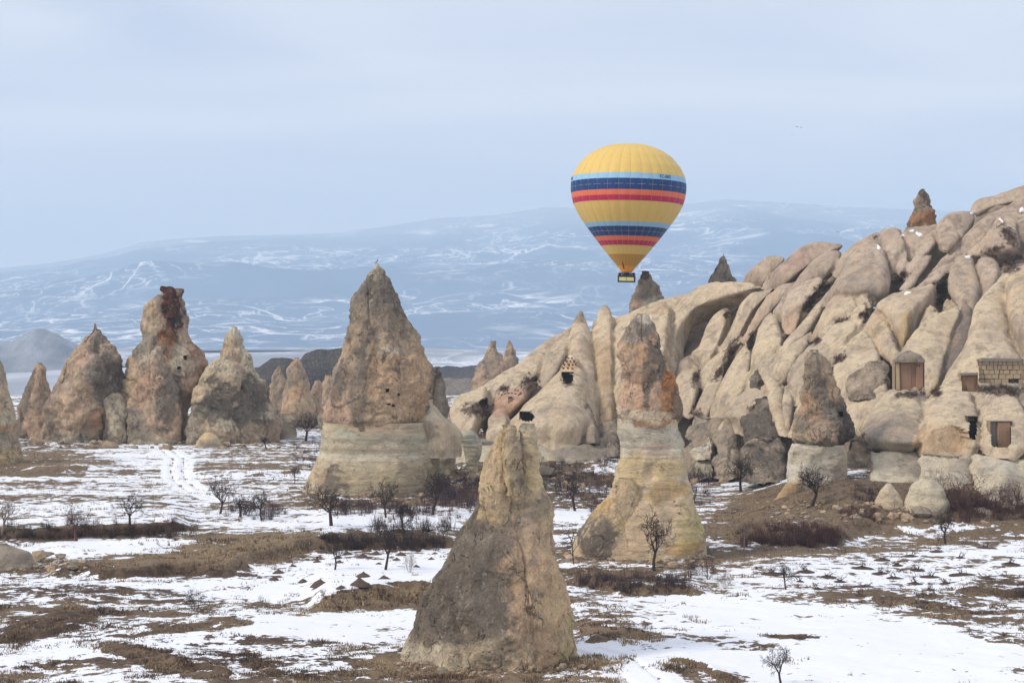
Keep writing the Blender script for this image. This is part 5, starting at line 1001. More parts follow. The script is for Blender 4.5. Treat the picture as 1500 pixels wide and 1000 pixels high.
for px_, py_, h_, w_, kd_, bk, lb in [
    (840, 826, 62, 30, 'thin', M_BARK, 'thin sapling against the grey foot of the rusty capped chimney'),
    (1090, 806, 52, 44, 'thin', M_BARKP, 'pale bleached sapling right of the rusty capped chimney'),
    (1308, 765, 40, 24, 'thin', M_BARKP, 'pale sapling in front of the two cream boulders'),
    (1452, 785, 36, 30, 'thin', M_BARKP, 'pale sapling on the snow patch under the red brown bush'),
    (1016, 842, 36, 28, 'shrub', M_BARK, 'dark upright shrub on the bank right of the rusty capped chimney'),
    (1037, 848, 42, 30, 'shrub', M_BARKR, 'reddish shrub on the bank beside the dark upright shrub'),
    (1064, 862, 34, 34, 'shrub', M_BARKP, 'pale wispy shrub at the end of the bank by smooth snow'),
    (688, 742, 46, 38, 'shrub', M_BARKR, 'dense maroon bush behind the front chimney'),
    (882, 728, 44, 40, 'shrub', M_BARKR, 'maroon bush tucked against the stem of the rusty capped chimney'),
    (1418, 756, 66, 90, 'shrub', M_BARKR, 'large red brown bush right of the cream boulders'),
    (1372, 720, 40, 50, 'shrub', M_BARKP, 'pale bush against the white base of the cliff'),
    (1485, 755, 56, 60, 'shrub', M_BARKR, 'brown bush at the photo edge under the cliff'),
    (285, 893, 34, 60, 'shrub', M_BARK, 'dark spreading bush on the edge of the furrowed field'),
    (148, 898, 20, 32, 'shrub', M_BARK, 'small dark bush at the edge of the furrowed field'),
    (385, 890, 20, 24, 'shrub', M_BARKP, 'small pale bush right of the dark spreading bush'),
    (600, 838, 36, 26, 'shrub', M_BARKP, 'pale wispy bush beside the tall black tree'),
    (1495, 872, 30, 40, 'shrub', M_BARK, 'dark bush at the photo edge beyond the smooth snow'),
    (38, 652, 26, 14, 'shrub', M_BARK, 'dark bush beside the cream chimney at the photo edge'),
    (288, 640, 14, 20, 'shrub', M_BARK, 'little dark bush by the rounded yellow boulder'),
    (395, 752, 24, 34, 'shrub', M_BARKR, 'reddish hedge bush behind the trees by the snow track')]:
    plant('sapling' if kd_ == 'thin' else 'bare_shrub', lb, 'sapling' if kd_ == 'thin' else 'shrub', px_, py_, h_, kd_, bk, int(px_) % 3, 'saplings' if kd_ == 'thin' else 'bare shrubs', w_)

# thickets: nobody could count these twigs
def thicket(label, spots, mat, seed):
    rr = np.random.default_rng(seed); Vv, off = [], 0
    for (x0, y0, x1, y1, n, hpx) in spots:
        for p in at_many(rr.uniform(x0, x1, n), rr.uniform(y0, y1, n)):
            hm = hpx / F * p[1] * rr.uniform(.35, 1.25); m = 30
            a = rr.uniform(0, 6.28, m); sp = rr.uniform(.05, 1.15, m); ln = hm * rr.uniform(.5, 1.05, m)
            b = p + np.stack([rr.normal(0, .16, m) * hm, rr.normal(0, .16, m) * hm, np.full(m, -.05)], -1)
            d = np.stack([np.cos(a) * np.sin(sp), np.sin(a) * np.sin(sp), np.cos(sp)], -1)
            e = b + d * ln[:, None]; w = .010 * hm + .008; s_ = np.stack([-np.sin(a), np.cos(a), 0 * a], -1) * w
            Vv.append(np.stack([b - s_, b + s_, e], 1).reshape(-1, 3))
            b2 = b + d * ln[:, None] * .5; d2 = d + rr.normal(0, .45, (m, 3)); e2 = b2 + d2 * ln[:, None] * .45; Vv.append(np.stack([b2 - s_ * .6, b2 + s_ * .6, e2], 1).reshape(-1, 3))
    V = np.concatenate(Vv); Fq = np.arange(len(V)).reshape(-1, 3)
    tag(mesh_obj('thicket', V, Fq, mat, smooth=False), label, 'thicket', kind='stuff')
thicket('purple leafless thicket below the grey blocks and cliff', [(1015, 672, 1150, 706, 150, 30), (1090, 660, 1150, 690, 50, 34), (1000, 690, 1060, 712, 40, 20), (1240, 712, 1290, 735, 20, 14)], M_TWIG, 1)
thicket('dark hedge of brambles along the earth bank', [(-20, 775, 290, 788, 130, 14), (470, 790, 650, 806, 110, 18), (540, 770, 660, 780, 40, 22), (860, 742, 905, 756, 24, 16)], M_BARK, 2)
thicket('brown scrub on the slope between ridge and front chimney', [(610, 690, 730, 740, 110, 16), (790, 668, 905, 735, 150, 13), (640, 720, 700, 745, 40, 24), (490, 738, 640, 756, 70, 20), (330, 742, 420, 764, 40, 16), (430, 650, 470, 690, 30, 12), (1000, 712, 1040, 745, 30, 16)], M_TWIG, 3)
thicket('brown brambles on the bank under the leaning chimney', [(1080, 770, 1230, 800, 150, 20), (1380, 722, 1510, 765, 120, 22), (1230, 745, 1290, 765, 40, 12), (470, 866, 640, 888, 60, 9), (200, 790, 480, 836, 120, 6), (180, 955, 360, 995, 50, 8), (850, 915, 960, 940, 40, 9), (560, 745, 700, 765, 40, 14), (870, 735, 905, 760, 20, 18), (60, 772, 260, 786, 40, 18)], M_BARKR, 4)
thicket('pale brambles on the terrace behind the front chimney', [(850, 845, 1010, 868, 110, 17), (1290, 868, 1420, 892, 40, 8)], M_TWIG, 5)

def ledge_scrub():
    rr = np.random.default_rng(21); Vv = []
    for cx, cy_, rx, ry, an in GULLY:
        a = math.radians(an); k = int(10 + rx * ry * .12)
        for _ in range(k):
            u, v = rr.normal(0, .45) * rx, rr.normal(0, .45) * ry; q = hit(cx + u * math.cos(a) - v * math.sin(a), cy_ + u * math.sin(a) + v * math.cos(a))
            if q[0] is None or q[1].z < -.2: continue
            p = np.array(q[0]); m = 16; hm = rr.uniform(.35, 1.0); b = rr.uniform(0, 6.28, m); sp = rr.uniform(.1, 1.2, m); ln = hm * rr.uniform(.5, 1, m)
            d = np.stack([np.cos(b) * np.sin(sp), np.sin(b) * np.sin(sp), np.cos(sp)], -1); s_ = np.stack([-np.sin(b), np.cos(b), 0 * b], -1) * .03
            o_ = p + rr.normal(0, .12, (m, 3)); Vv.append(np.stack([o_ - s_, o_ + s_, o_ + d * ln[:, None]], 1).reshape(-1, 3))
    V = np.concatenate(Vv)
    tag(mesh_obj('thicket', V, np.arange(len(V)).reshape(-1, 3), M_BARKR, smooth=False), 'dead scrub lodged in the gullies of the ridge', 'thicket', kind='stuff')
ledge_scrub()
# dry grass: blades in tufts wherever the ground is bare
def grass():
    rr = np.random.default_rng(11); N = 260000
    py_ = 640 + (1006 - 640) * rr.random(N) ** .75; px_ = rr.uniform(-60, 1560, N)
    D = F * HC / (py_ - HY); X = (px_ - 750) / F * D; Z = ground_z(X, D); P = np.stack([X, D, Z], -1)
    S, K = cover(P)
    e = .35; gy = (ground_z(X, D + e) - Z) / e
    nz = fbm(P * np.array([1, 1, 0]) / 2.5 + 40, 3)
    w = np.clip(.55 - S + .95 * nz + .8 * sstep(.15, .4, gy), 0, 1) * (1.15 - .55 * K)
    ok = rr.random(N) < w * .9; P, K = P[ok], K[ok]; n = len(P); m = 4
    hm = rr.uniform(.08, .40, (n, m)) * np.clip(.8 + .7 * fbm(P * np.array([1, 1, 0]) / 1.6 + 4, 2), .4, 1.6)[:, None] * (1.1 - .4 * K[:, None]); a = rr.uniform(0, 6.28, (n, m)); ln = rr.uniform(.1, .75, (n, m))
    b = P[:, None] + np.stack([rr.normal(0, .16, (n, m)), rr.normal(0, .16, (n, m)), np.full((n, m), -.04)], -1)
    t = b + np.stack([np.cos(a) * ln * hm, np.sin(a) * ln * hm, hm], -1)
    w_ = rr.uniform(.025, .07, (n, m)); s_ = np.stack([np.cos(a + 1.57) * w_, np.sin(a + 1.57) * w_, 0 * a], -1)
    V = np.stack([b - s_, b + s_, t], 2).reshape(-1, 3)
    c0, c1, c2 = lin((190, 168, 134)) * .8, lin((138, 116, 94)) * .8, lin((92, 76, 64)) * .8
    k = np.clip(K[:, None] * .9 + rr.normal(0, .2, (n, m)) + .55 * fbm(P * np.array([1, 1, 0]) / 3.5 + 14, 3)[:, None] + .05, 0, 1)[..., None]
    c = np.where(k < .5, c0 * (1 - 2 * k) + c1 * 2 * k, c1 * (2 - 2 * k) + c2 * (2 * k - 1)); c = np.repeat(c[:, :, None, :], 3, 2).reshape(-1, 3)
    m_, nn, l, bs = new_mat('dry_grass'); vc = nn.new('ShaderNodeVertexColor'); vc.layer_name = 'Col'; l.new(vc.outputs[0], bs.inputs['Base Color'])
    tag(mesh_obj('dry_grass', V, np.arange(len(V)).reshape(-1, 3), m_, col=c, smooth=False), 'tufts of dry tan grass on the bare ground', 'grass', kind='stuff')
    print('grass tufts', n)
grass()

# rubble fallen round the feet of the rocks
def scree():
    rr = np.random.default_rng(5); ph = (1 + 5 ** .5) / 2
    B = np.array([(-1, ph, 0), (1, ph, 0), (-1, -ph, 0), (1, -ph, 0), (0, -1, ph), (0, 1, ph), (0, -1, -ph), (0, 1, -ph), (ph, 0, -1), (ph, 0, 1), (-ph, 0, -1), (-ph, 0, 1)]) / 1.9
    T = np.array([(0, 11, 5), (0, 5, 1), (0, 1, 7), (0, 7, 10), (0, 10, 11), (1, 5, 9), (5, 11, 4), (11, 10, 2), (10, 7, 6), (7, 1, 8), (3, 9, 4), (3, 4, 2), (3, 2, 6), (3, 6, 8), (3, 8, 9), (4, 9, 5), (2, 4, 11), (6, 2, 10), (8, 6, 7), (9, 8, 1)])
    Vv, Ff, Cc, n = [], [], [], 0
    for x0, y0, x1, y1, k, sz in ((585, 968, 860, 992, 110, .16), (830, 806, 1045, 832, 110, .22), (440, 722, 640, 742, 70, .28), (1110, 735, 1260, 765, 90, .25), (1260, 735, 1400, 765, 80, .3), (180, 648, 420, 658, 60, .4), (40, 648, 170, 656, 30, .4), (1000, 690, 1060, 715, 30, .35), (660, 690, 720, 720, 50, .35), (740, 680, 900, 720, 70, .35), (0, 810, 130, 838, 60, .25), (100, 820, 110, 840, 10, .3)):
        for p in at_many(rr.uniform(x0, x1, k), rr.uniform(y0, y1, k)):
            s_ = sz * rr.lognormal(0, .55); V = B * (1 + rr.normal(0, .16, (12, 1))) * s_ * np.array([1.2, 1.1, .75]); a = rr.uniform(0, 6.28); V = V @ np.array([[math.cos(a), -math.sin(a), 0], [math.sin(a), math.cos(a), 0], [0, 0, 1]])
            Vv.append(V + p + np.array([0, 0, .2 * s_])); Ff.append(T + n); n += 12; c = TAN2 * rr.uniform(.6, 1.1) if rr.random() < .6 else GREY2 * rr.uniform(.7, 1.1); Cc.append(np.tile(c, (12, 1)))
    tag(mesh_obj('scree', np.concatenate(Vv), np.concatenate(Ff), M_BAND, col=np.concatenate(Cc), smooth=False), 'tan rubble scattered round the feet of the rocks', 'rubble', kind='stuff')
scree()

# ------------------------------------------------------------------ dug heaps and vine stools
M_HEAP = flat_mat('reddish_soil', tuple(lin((100, 82, 72)) * .8), var=.3, scale=4)
def heap_mesh(seed):
    V, Fq = [(0, 0, .5)], []; rr = np.random.default_rng(seed); nr, nk = 6, 18
    for i in range(1, nr + 1):
        r = i / nr
        for k in range(nk):
            t = 2 * math.pi * k / nk; V.append((r * math.cos(t), r * math.sin(t), .5 * (1 - r) ** 1.15 - (.10 if i == nr else 0)))
    V = np.array(V); V += np.stack([.07 * vnoise(V * 3 + seed), .07 * vnoise(V * 3 + seed + 5), .07 * fbm(V * 3.5 + seed + 9, 3)], -1)
    for k in range(nk): Fq.append([0, 1 + k, 1 + (k + 1) % nk])
    for i in range(nr - 1):
        for k in range(nk): k2 = (k + 1) % nk; Fq.append([1 + i * nk + k, 1 + (i + 1) * nk + k, 1 + (i + 1) * nk + k2, 1 + i * nk + k2])
    return make_mesh('soil_heap', V, Fq, M_HEAP)
HM = [heap_mesh(k * 7) for k in range(4)]
HEAPS = [(472, 809, 14), (443, 816, 12), (465, 823, 12), (424, 823, 11), (497, 824, 12), (509, 812, 15), (531, 816, 17), (537, 807, 14), (551, 812, 16), (587, 813, 16), (573, 808, 12), (581, 820, 11), (632, 819, 10), (637, 811, 9), (611, 806, 10), (408, 839, 16), (429, 829, 10), (401, 849, 15), (444, 852, 14), (532, 844, 20), (563, 849, 20), (500, 861, 14), (495, 817, 12), (334, 842, 18), (362, 836, 12), (380, 846, 8), (527, 856, 28), (469, 857, 26), (610, 830, 10), (555, 826, 9)]
for i, (x, y, w) in enumerate(HEAPS):
    p = at(x, y); r = w / F * p[1] * .55
    o = bpy.data.objects.new('soil_heap', HM[i % 4]); o.location = p; o.scale = (r * 1.1, r * 1.1, r * 1.35); o.rotation_euler = (0, 0, i * 1.7); COL.objects.link(o)
    wh = 'beside the tall black tree' if math.hypot(x - 565, (y - 834) * 2) < 42 else 'beside the small dark tree' if math.hypot(x - 491, (y - 834) * 2) < 45 else 'by the dry grass slope' if x < 415 else 'along the hedge side of the plot' if y < 814 else 'near the foot of the plot' if y > 842 else 'out in the open plot'
    tag(o, ('wide low heap' if w > 18 else 'small dug heap' if w > 11 else 'tiny dug heap') + ' of reddish soil in snow ' + wh, 'soil heap', 'soil heaps ' + wh)
M_VINE = flat_mat('vine_wood', tuple(lin((64, 50, 44)) * .9), var=.25)
def stool_mesh(seed):
    rr = random.Random(seed); V, Fq = [], []
    for k in range(5):
        a = rr.uniform(0, 6.28); sp = rr.uniform(.4, 1.2); grow(rr, V, Fq, (rr.gauss(0, .3), rr.gauss(0, .3), .05), (math.cos(a) * math.sin(sp), math.sin(a) * math.sin(sp), math.cos(sp)), rr.uniform(.35, .6), .05, 2, 4, .02, 2)
    return make_mesh('vine_stems', np.array(V), Fq, M_VINE)
SM = [stool_mesh(k) for k in range(4)]
M_HEAPD = flat_mat('dark_tilled_soil', tuple(lin((86, 70, 58)) * .8), var=.3, scale=4)
HD = []
for q in HM: c_ = q.copy(); c_.materials.clear(); c_.materials.append(M_HEAPD); HD.append(c_)
for i, (x, y, w) in enumerate([(1263, 832, 34), (1290, 840, 28), (1293, 820, 26), (1333, 815, 30), (1343, 835, 26), (1310, 847, 30), (1212, 845, 28), (1230, 852, 20), (1180, 837, 26), (1172, 852, 14), (1265, 860, 38), (1198, 863, 18), (1340, 855, 26), (1362, 864, 16), (1385, 855, 20), (1412, 842, 44), (1443, 803, 40), (1407, 817, 16), (1315, 828, 18), (1260, 872, 18), (1130, 840, 32), (1362, 845, 34), (1445, 847, 26), (1372, 808, 26), (1480, 826, 30)]):
    p = at(x, y); r = w / F * p[1] * .52
    o = bpy.data.objects.new('vine_stool', None); o.location = p; COL.objects.link(o); o.empty_display_size = .2
    wh = 'by the lone small tree' if x < 1215 else 'at the edge of the smooth snow' if y > 856 else 'on the upper strip below the boulders' if y < 821 else 'towards the dark bush' if x > 1350 else 'in the middle of the terrace'
    tag(o, 'pruned vine stool on a ' + ('broad' if w > 29 else 'narrow') + ' soil hump ' + wh, 'vine', 'pruned vines ' + wh)
    h_ = link(bpy.data.objects.new('soil_hump', HD[i % 4]), o); h_.scale = (r, r, .55); h_.rotation_euler = (0, 0, i * 2.1)
    t_ = link(bpy.data.objects.new('vine_stems', SM[i % 4]), o); t_.scale = (.9, .9, .8); t_.location = (0, 0, .15); t_.rotation_euler = (0, 0, i * 1.3)

# ------------------------------------------------------------------ hot air balloon
BD = 400.0; PXM = BD / F
def balloon():
    zc = lambda y: HC + (HY - y) * PXM
    root = empty('hot_air_balloon', ((918 - 750) * PXM, BD, zc(398)))
    tag(root, 'yellow hot air balloon with navy, orange and red bands over the ridge', 'balloon')
    root.rotation_euler = (math.radians(-2.0), math.radians(1.3), 0)
    prof = np.array([(210.0, 0), (210.6, 14), (212, 25), (215, 36), (220, 48), (230, 63), (245, 75.5), (258, 82), (268, 84.2), (278, 84.4), (290, 82.8), (300, 79.8), (310, 75), (320, 69), (330, 62), (340, 54.5), (350, 47), (360, 39), (370, 31), (380, 22.5), (390, 14), (398, 8)])
    def rad(y): return np.interp(y, prof[:, 0], smooth_prof(y) if False else prof[:, 1]) * PXM
    G = 32
    def fab(nm, c, amber=False):
        m, n, l, b = new_mat(nm); b.inputs['Base Color'].default_value = (*lin(c) * .95, 1); b.inputs['Roughness'].default_value = .55; b.inputs['Specular IOR Level'].default_value = .3
        t = n.new('ShaderNodeTexCoord'); no = n.new('ShaderNodeTexNoise'); no.inputs['Scale'].default_value = .9; no.inputs['Detail'].default_value = 3; l.new(t.outputs['Object'], no.inputs['Vector'])
        bp = n.new('ShaderNodeBump'); bp.inputs['Strength'].default_value = .15; bp.inputs['Distance'].default_value = .3; l.new(no.outputs['Fac'], bp.inputs['Height']); l.new(bp.outputs[0], b.inputs['Normal'])
        hv = n.new('ShaderNodeMixRGB'); hv.inputs[1].default_value = (*lin(c) * .90, 1); hv.inputs[2].default_value = (*np.clip(lin(c) * 1.0, 0, 1), 1); l.new(no.outputs['Fac'], hv.inputs[0]); l.new(hv.outputs[0], b.inputs['Base Color'])
        return m
    Y_, B_, N_, O_, R_, A_, T_ = fab('yellow_nylon', (228, 192, 106)), fab('light_blue_nylon', (150, 194, 222)), fab('navy_nylon', (16, 60, 116)), fab('orange_nylon', (232, 116, 78)), fab('crimson_nylon', (190, 30, 78)), fab('amber_nylon', (200, 146, 44)), fab('mouth_nylon', (248, 160, 36))
    SE = fab('seam_tape', (206, 196, 160))
    bands = [('yellow', Y_, [210, 214, 222, 236, 248, 260.5]), ('light_blue', B_, [260.5, 268.5]), ('navy', N_, [268.5, 276.7, 284.5]), ('orange', O_, [284.5, 292.3]), ('crimson', R_, [292.3, 300]), ('yellow', Y_, [300, 314, 328.5]), ('light_blue', B_, [328.5, 335]), ('navy', N_, [335, 341.5, 348]), ('orange', O_, [348, 354.5]), ('crimson', R_, [354.5, 361]), ('yellow', Y_, [361, 373.5]), ('amber', A_, [373.5, 382, 390])]
    z0 = zc(398); ring = {}
    for nm, mt, ys in bands:
        bo = bpy.data.objects.new(nm + '_band', None); link(bo, root); bo.empty_display_size = .2
        for ya, yb in zip(ys[:-1], ys[1:]):
            nz, nt = max(2, int((yb - ya) / 2.5)), 5; V, Fq = [], []
            for i in range(nz + 1):
                y = ya + (yb - ya) * i / nz; r = rad(y)
                for j in range(nt + 1):
                    t = (j / nt - .5) * 2 * math.pi / G; bulge = 1 + .010 * math.cos(t * G / 2) * min(1, r / 4) - .004
                    V.append((r * bulge * math.sin(t), -r * bulge * math.cos(t), zc(y) - z0))
            for i in range(nz):
                for j in range(nt): q = i * (nt + 1) + j; Fq.append([q, q + nt + 1, q + nt + 2, q + 1])
            me = make_mesh(nm + '_panel', V, Fq, mt)
            for g in range(G):
                o = link(bpy.data.objects.new(nm + '_panel', me), bo); o.rotation_euler = (0, 0, 2 * math.pi * (g + .35) / G)
    # load tapes down the seams and round the windows of the dark bands
    V, Fq = [], []
    for g in range(G):
        t = 2 * math.pi * (g + .85) / G; tube(V, Fq, [(rad(y) * 1.0005 * math.sin(t), -rad(y) * 1.0005 * math.cos(t), zc(y) - z0) for y in np.linspace(211, 396, 46)], .016, .016, 3)
    for y in (276.7, 341.5):
        tube(V, Fq, [(rad(y) * 1.004 * math.sin(t), -rad(y) * 1.004 * math.cos(t), zc(y) - z0) for t in np.linspace(0, 2 * math.pi, 129)], .028, .028, 3)
    link(bpy.data.objects.new('load_tapes', make_mesh('load_tapes', V, Fq, SE)), root)['kind'] = 'stuff'
    # scoop of the mouth
    V, Fq = [], []; ns = 40
    for i in range(5):
        y = 389.6 + i * 2.2; r = rad(min(y, 398)) * (1.0 if i else 1.0)
        for k in range(ns): t = 2 * math.pi * k / ns; V.append((r * math.sin(t), -r * math.cos(t), zc(y) - z0))
    for i in range(4):
        for k in range(ns): k2 = (k + 1) % ns; Fq.append([i * ns + k, (i + 1) * ns + k, (i + 1) * ns + k2, i * ns + k2])
    link(bpy.data.objects.new('mouth', make_mesh('mouth', V, Fq, T_)), root)
    # red vent line panel seen at the mouth
    V = []; yv = [384.5, 389, 394.5]
    for y, w in zip(yv, (.05, .16, .14)):
        for sx in (-1, 1): t = -.42; r = rad(y) * 1.02 + .03; V.append((r * math.sin(t) + sx * w, -r * math.cos(t), zc(y) - z0))
    link(bpy.data.objects.new('vent_flap', make_mesh('vent_flap', V, [[0, 1, 3, 2], [2, 3, 5, 4]], fab('dark_red_nylon', (150, 60, 20)))), root)
    # registration letters on the light blue band
    cu = bpy.data.curves.new('registration', 'FONT'); cu.body = 'TC-BBS'; cu.size = .95; cu.align_x = 'CENTER'; cu.align_y = 'CENTER'; cu.extrude = .01
    to = bpy.data.objects.new('tmp', cu); COL.objects.link(to); me = bpy.data.meshes.new_from_object(to.evaluated_get(bpy.context.evaluated_depsgraph_get())); bpy.data.objects.remove(to)
    me.name = 'registration'; me.materials.clear(); me.materials.append(flat_mat('dark_lettering', (.03, .05, .10)))
    for ta, nm in ((math.radians(35), 'registration'), (math.radians(-86), 'registration')):
        m2 = me.copy(); r = rad(264) * 1.012
        for v in m2.vertices: t = ta + v.co.x / r; v.co = Vector((r * math.sin(t), -r * math.cos(t), zc(264.3) - z0 + v.co.y)) + Vector((0, 0, 0)) + Vector((math.sin(t), -math.cos(t), 0)) * v.co.z
        link(bpy.data.objects.new(nm, m2), root)
    # basket
    M_W, M_RIM, M_BAN, M_ST = flat_mat('dark_wicker', (.045, .035, .03), var=.4, scale=9), flat_mat('dark_padding', (.016, .017, .022)), flat_mat('yellow_banner', tuple(lin((232, 226, 150)) * .9), var=.08, scale=1.2), flat_mat('steel', (.35, .36, .38), rough=.35)
    bz0, bz1 = zc(413.2) - z0, zc(404.9) - z0; bw, bd = 25.2 * PXM / 2, 1.05
    def box(name, x0, x1, y0, y1, a, b, mat, par, taper=0.0):
        V = [(x0 + taper, y0 + taper, a), (x1 - taper, y0 + taper, a), (x1 - taper, y1 - taper, a), (x0 + taper, y1 - taper, a), (x0, y0, b), (x1, y0, b), (x1, y1, b), (x0, y1, b)]
        return link(bpy.data.objects.new(name, make_mesh(name, V, [[0, 3, 2, 1], [4, 5, 6, 7], [0, 1, 5, 4], [1, 2, 6, 5], [2, 3, 7, 6], [3, 0, 4, 7]], mat, smooth=False)), par)
    bk = bpy.data.objects.new('basket', None); link(bk, root)
    box('basket_floor', -bw, bw, -bd, bd, bz0, bz0 + .42, M_W, bk)
    for (x0, x1, y0, y1) in ((-bw, bw, -bd, -bd + .08), (-bw, bw, bd - .08, bd), (-bw, -bw + .08, -bd + .08, bd - .08), (bw - .08, bw, -bd + .08, bd - .08), (-.04, .04, -bd + .08, bd - .08)): box('wicker_wall', x0, x1, y0, y1, bz0 + .05, bz1, M_W, bk)
    for (x0, x1, y0, y1) in ((-bw - .05, bw + .05, -bd - .05, -bd + .13), (-bw - .05, bw + .05, bd - .13, bd + .05), (-bw - .05, -bw + .13, -bd + .13, bd - .13), (bw - .13, bw + .05, -bd + .13, bd - .13)): box('padded_rim', x0, x1, y0, y1, bz1 - .04, bz1 + .14, M_RIM, bk)
    box('banner', -bw * .90, -bw * .06, -bd - .06, -bd - .02, bz0 + .22, bz1 - .20, M_BAN, bk); box('banner', -bw * .02, bw * .80, -bd - .06, -bd - .02, bz0 + .22, bz1 - .20, M_BAN, bk)
    bf = bpy.data.objects.new('burner_frame', None); link(bf, root)
    for sx in (-1, 1):
        for sy in (-1, 1):
            V, Fq = [], []; tube(V, Fq, [(sx * bw * .82, sy * bd * .9, bz1), (sx * .55, sy * .5, zc(399.6) - z0)], .05, .05, 6); link(bpy.data.objects.new('upright', make_mesh('upright', V, Fq, M_ST)), bf)
            V, Fq = [], []; tube(V, Fq, [(sx * .55, sy * .5, zc(399.6) - z0), (sx * rad(397) * .70, sy * rad(397) * .70, zc(397) - z0)], .02, .02, 4); link(bpy.data.objects.new('cable', make_mesh('cable', V, Fq, M_ST)), bf)
    for sx in (-.3, .3):
        V, Fq = [], []; tube(V, Fq, [(sx, 0, zc(401) - z0), (sx, 0, zc(400) - z0), (sx, 0, zc(398.9) - z0)], .16, .2, 10); link(bpy.data.objects.new('burner', make_mesh('burner', V, Fq, M_ST)), bf)
    V, Fq = [], []; tube(V, Fq, [(-.6, -.5, zc(399.7) - z0), (.6, -.5, zc(399.7) - z0), (.6, .5, zc(399.7) - z0), (-.6, .5, zc(399.7) - z0), (-.6, -.5, zc(399.7) - z0)], .05, .05, 5); link(bpy.data.objects.new('load_ring', make_mesh('load_ring', V, Fq, M_ST)), bf)
    return root, bz0, bz1, bw, bd
BAL, bz0, bz1, bw, bd = balloon()
def person_mesh(nm, coat, hair, arm):
    """a standing passenger: one skinned body, elbows resting on the rim or one arm up"""
    jt = {'pel': (0, 0, .95), 'che': (0, 0, 1.28), 'nek': (0, 0, 1.48), 'hea': (0, -.01, 1.60), 'top': (0, 0, 1.72), 'kl': (-.11, 0, .5), 'fl': (-.12, 0, .04), 'kr': (.11, 0, .5), 'fr': (.12, 0, .04), 'sl': (-.2, 0, 1.42), 'sr': (.2, 0, 1.42), 'el': (-.27, -.08, 1.16), 'er': (.27, -.08, 1.16), 'hl': (-.2, -.3, 1.12), 'hr': (.2, -.3, 1.12)}
    if arm: jt['er'] = (.34, -.05, 1.56); jt['hr'] = (.38, -.08, 1.84)
    rd = {'pel': .15, 'che': .17, 'nek': .065, 'hea': .105, 'top': .07, 'kl': .075, 'kr': .075, 'fl': .06, 'fr': .06, 'sl': .075, 'sr': .075, 'el': .055, 'er': .055, 'hl': .04, 'hr': .04}
    ks = list(jt); ed = [('pel', 'che'), ('che', 'nek'), ('nek', 'hea'), ('hea', 'top'), ('pel', 'kl'), ('kl', 'fl'), ('pel', 'kr'), ('kr', 'fr'), ('che', 'sl'), ('sl', 'el'), ('el', 'hl'), ('che', 'sr'), ('sr', 'er'), ('er', 'hr')]
    me = bpy.data.meshes.new(nm); me.from_pydata([jt[k] for k in ks], [(ks.index(a), ks.index(b)) for a, b in ed], [])
    o = bpy.data.objects.new('tmp', me); COL.objects.link(o); md = o.modifiers.new('s', 'SKIN'); o.modifiers.new('u', 'SUBSURF').levels = 1
    for i, k in enumerate(ks): me.skin_vertices[0].data[i].radius = (rd[k] * (1.25 if k in ('che', 'pel') else 1), rd[k]); me.skin_vertices[0].data[i].use_root = (k == 'pel')
    out = bpy.data.meshes.new_from_object(o.evaluated_get(bpy.context.evaluated_depsgraph_get())); bpy.data.objects.remove(o)
    out.materials.clear()
    for m in (coat, M_SKIN, hair): out.materials.append(m)
    for p in out.polygons:
        z, y = p.center.z, p.center.y; p.use_smooth = True
        if z > 1.5 and abs(p.center.x) < .15: p.material_index = 2 if (z > 1.66 or y > .02) else 1
    return out
M_SKIN, M_HAIR = flat_mat('skin', (.45, .28, .2)), flat_mat('dark_hair', (.02, .016, .014))
coats = [('black', (.012, .012, .016)), ('navy', (.015, .022, .06)), ('grey', (.06, .065, .075)), ('dark blue', (.02, .035, .08))]
bm = BAL.matrix_world if False else None
from mathutils import Matrix, Euler
BMW = Matrix.Translation(BAL.location) @ Euler(BAL.rotation_euler).to_matrix().to_4x4()
PLC = ['standing at the corner of the balloon basket by the burner upright', 'second along the balloon basket rim with arm raised', 'leaning on the rim in the first half of the basket', 'beside the basket partition facing out', 'under the burner in the basket with arm raised', 'just past the basket partition looking out', 'leaning on the rim above the second banner', 'with arm raised near the bare wicker end', 'standing at the bare wicker end of the basket']
PM = {}
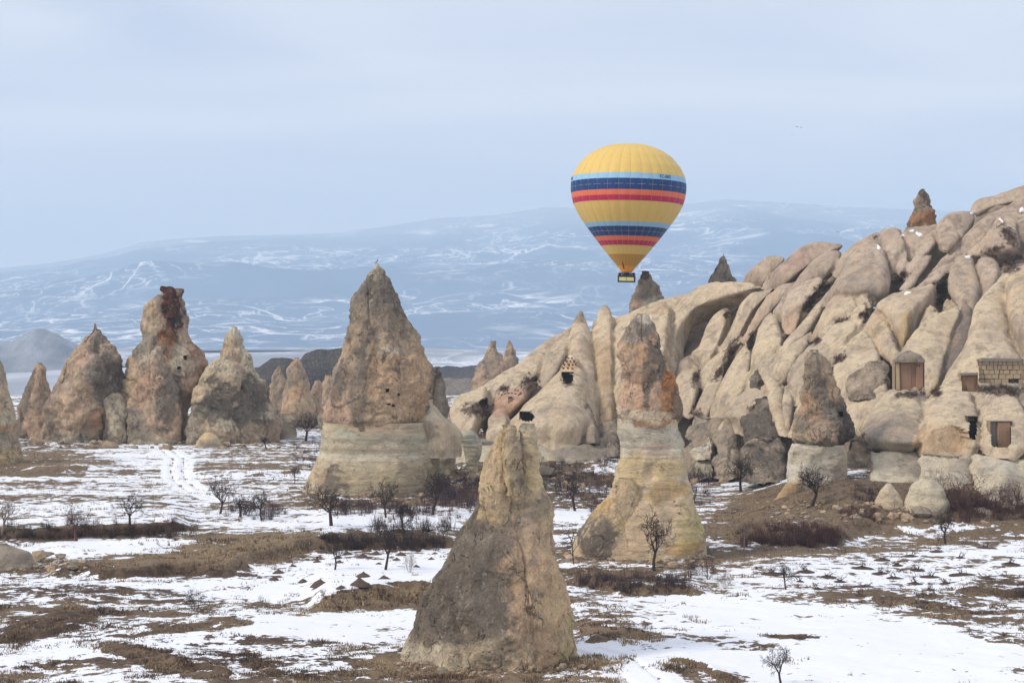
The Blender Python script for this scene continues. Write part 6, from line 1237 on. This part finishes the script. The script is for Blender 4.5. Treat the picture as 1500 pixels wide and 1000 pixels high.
for i in range(9):
    cn, cc = coats[i % 4]; ar = i in (1, 4, 7)
    if (cn, ar) not in PM: PM[(cn, ar)] = person_mesh('person', flat_mat(cn.replace(' ', '_') + '_coat', cc), M_HAIR, ar)
    o = bpy.data.objects.new('person', PM[(cn, ar)]); COL.objects.link(o)
    lp = BMW @ Vector((-bw * .84 + i * bw * .21, -bd * .45 + .25 * (i % 2), bz0 + .42)); o.location = lp; o.rotation_euler = (0, 0, (i % 3 - 1) * .4); o.scale = (1, 1, .97 + .02 * (i % 3))
    tag(o, 'person in %s coat %s' % (cn, PLC[i]), 'person', 'passengers in the balloon basket')

# ------------------------------------------------------------------ birds
def bird(px, py, D, flying, label):
    M = M_BIRD; c = wpt(np.array([float(px)]), np.array([float(py)]), D)[0]; s = .34 if flying else .3; V, Fq = [], []
    if flying:
        tube(V, Fq, [(-s, 0, 0), (-.5 * s, 0, .03), (.3 * s, 0, .02), (.9 * s, 0, -.02)], .03, .05, 6)
        b = len(V); V += [(0, 0, .04), (.35 * s, 0, .04), (.3 * s, -1.5 * s, .25), (.1 * s, -1.6 * s, .22), (.3 * s, 1.5 * s, .25), (.1 * s, 1.6 * s, .22)]; Fq += [[b, b + 1, b + 2, b + 3], [b, b + 5, b + 4, b + 1]]
    else:
        tube(V, Fq, [(-.9 * s, 0, -.15), (-.3 * s, 0, .0), (.2 * s, 0, .18), (.35 * s, 0, .36), (.42 * s, 0, .46)], .04, .07, 7); tube(V, Fq, [(.42 * s, 0, .40), (.8 * s, 0, .38)], .03, .008, 4); tube(V, Fq, [(0, .05, .05), (0, .05, -.3)], .015, .015, 4); tube(V, Fq, [(0, -.05, .05), (0, -.05, -.3)], .015, .015, 4)
    o = bpy.data.objects.new('bird', make_mesh('bird', np.array(V, float), Fq, M)); o.location = c; o.rotation_euler = (0, 0, px % 3); COL.objects.link(o)
    tag(o, label, 'bird', 'birds in the sky' if flying else 'perched birds')
M_BIRD = flat_mat('dark_feathers', (.03, .03, .035))
bird(552, 384, 302, False, 'dark bird perched on the tip of the largest cone')
bird(1060, 374.5, 402, False, 'dark bird perched on the tip of the neat grey skyline cone')
for x, y in ((1167, 186), (1173.5, 187), (1159.5, 198)): bird(x, y, 520, True, 'small bird flying in the open sky right of the balloon')
bird(1228, 340, 420, True, 'small bird flying before the mountain above the ridge')
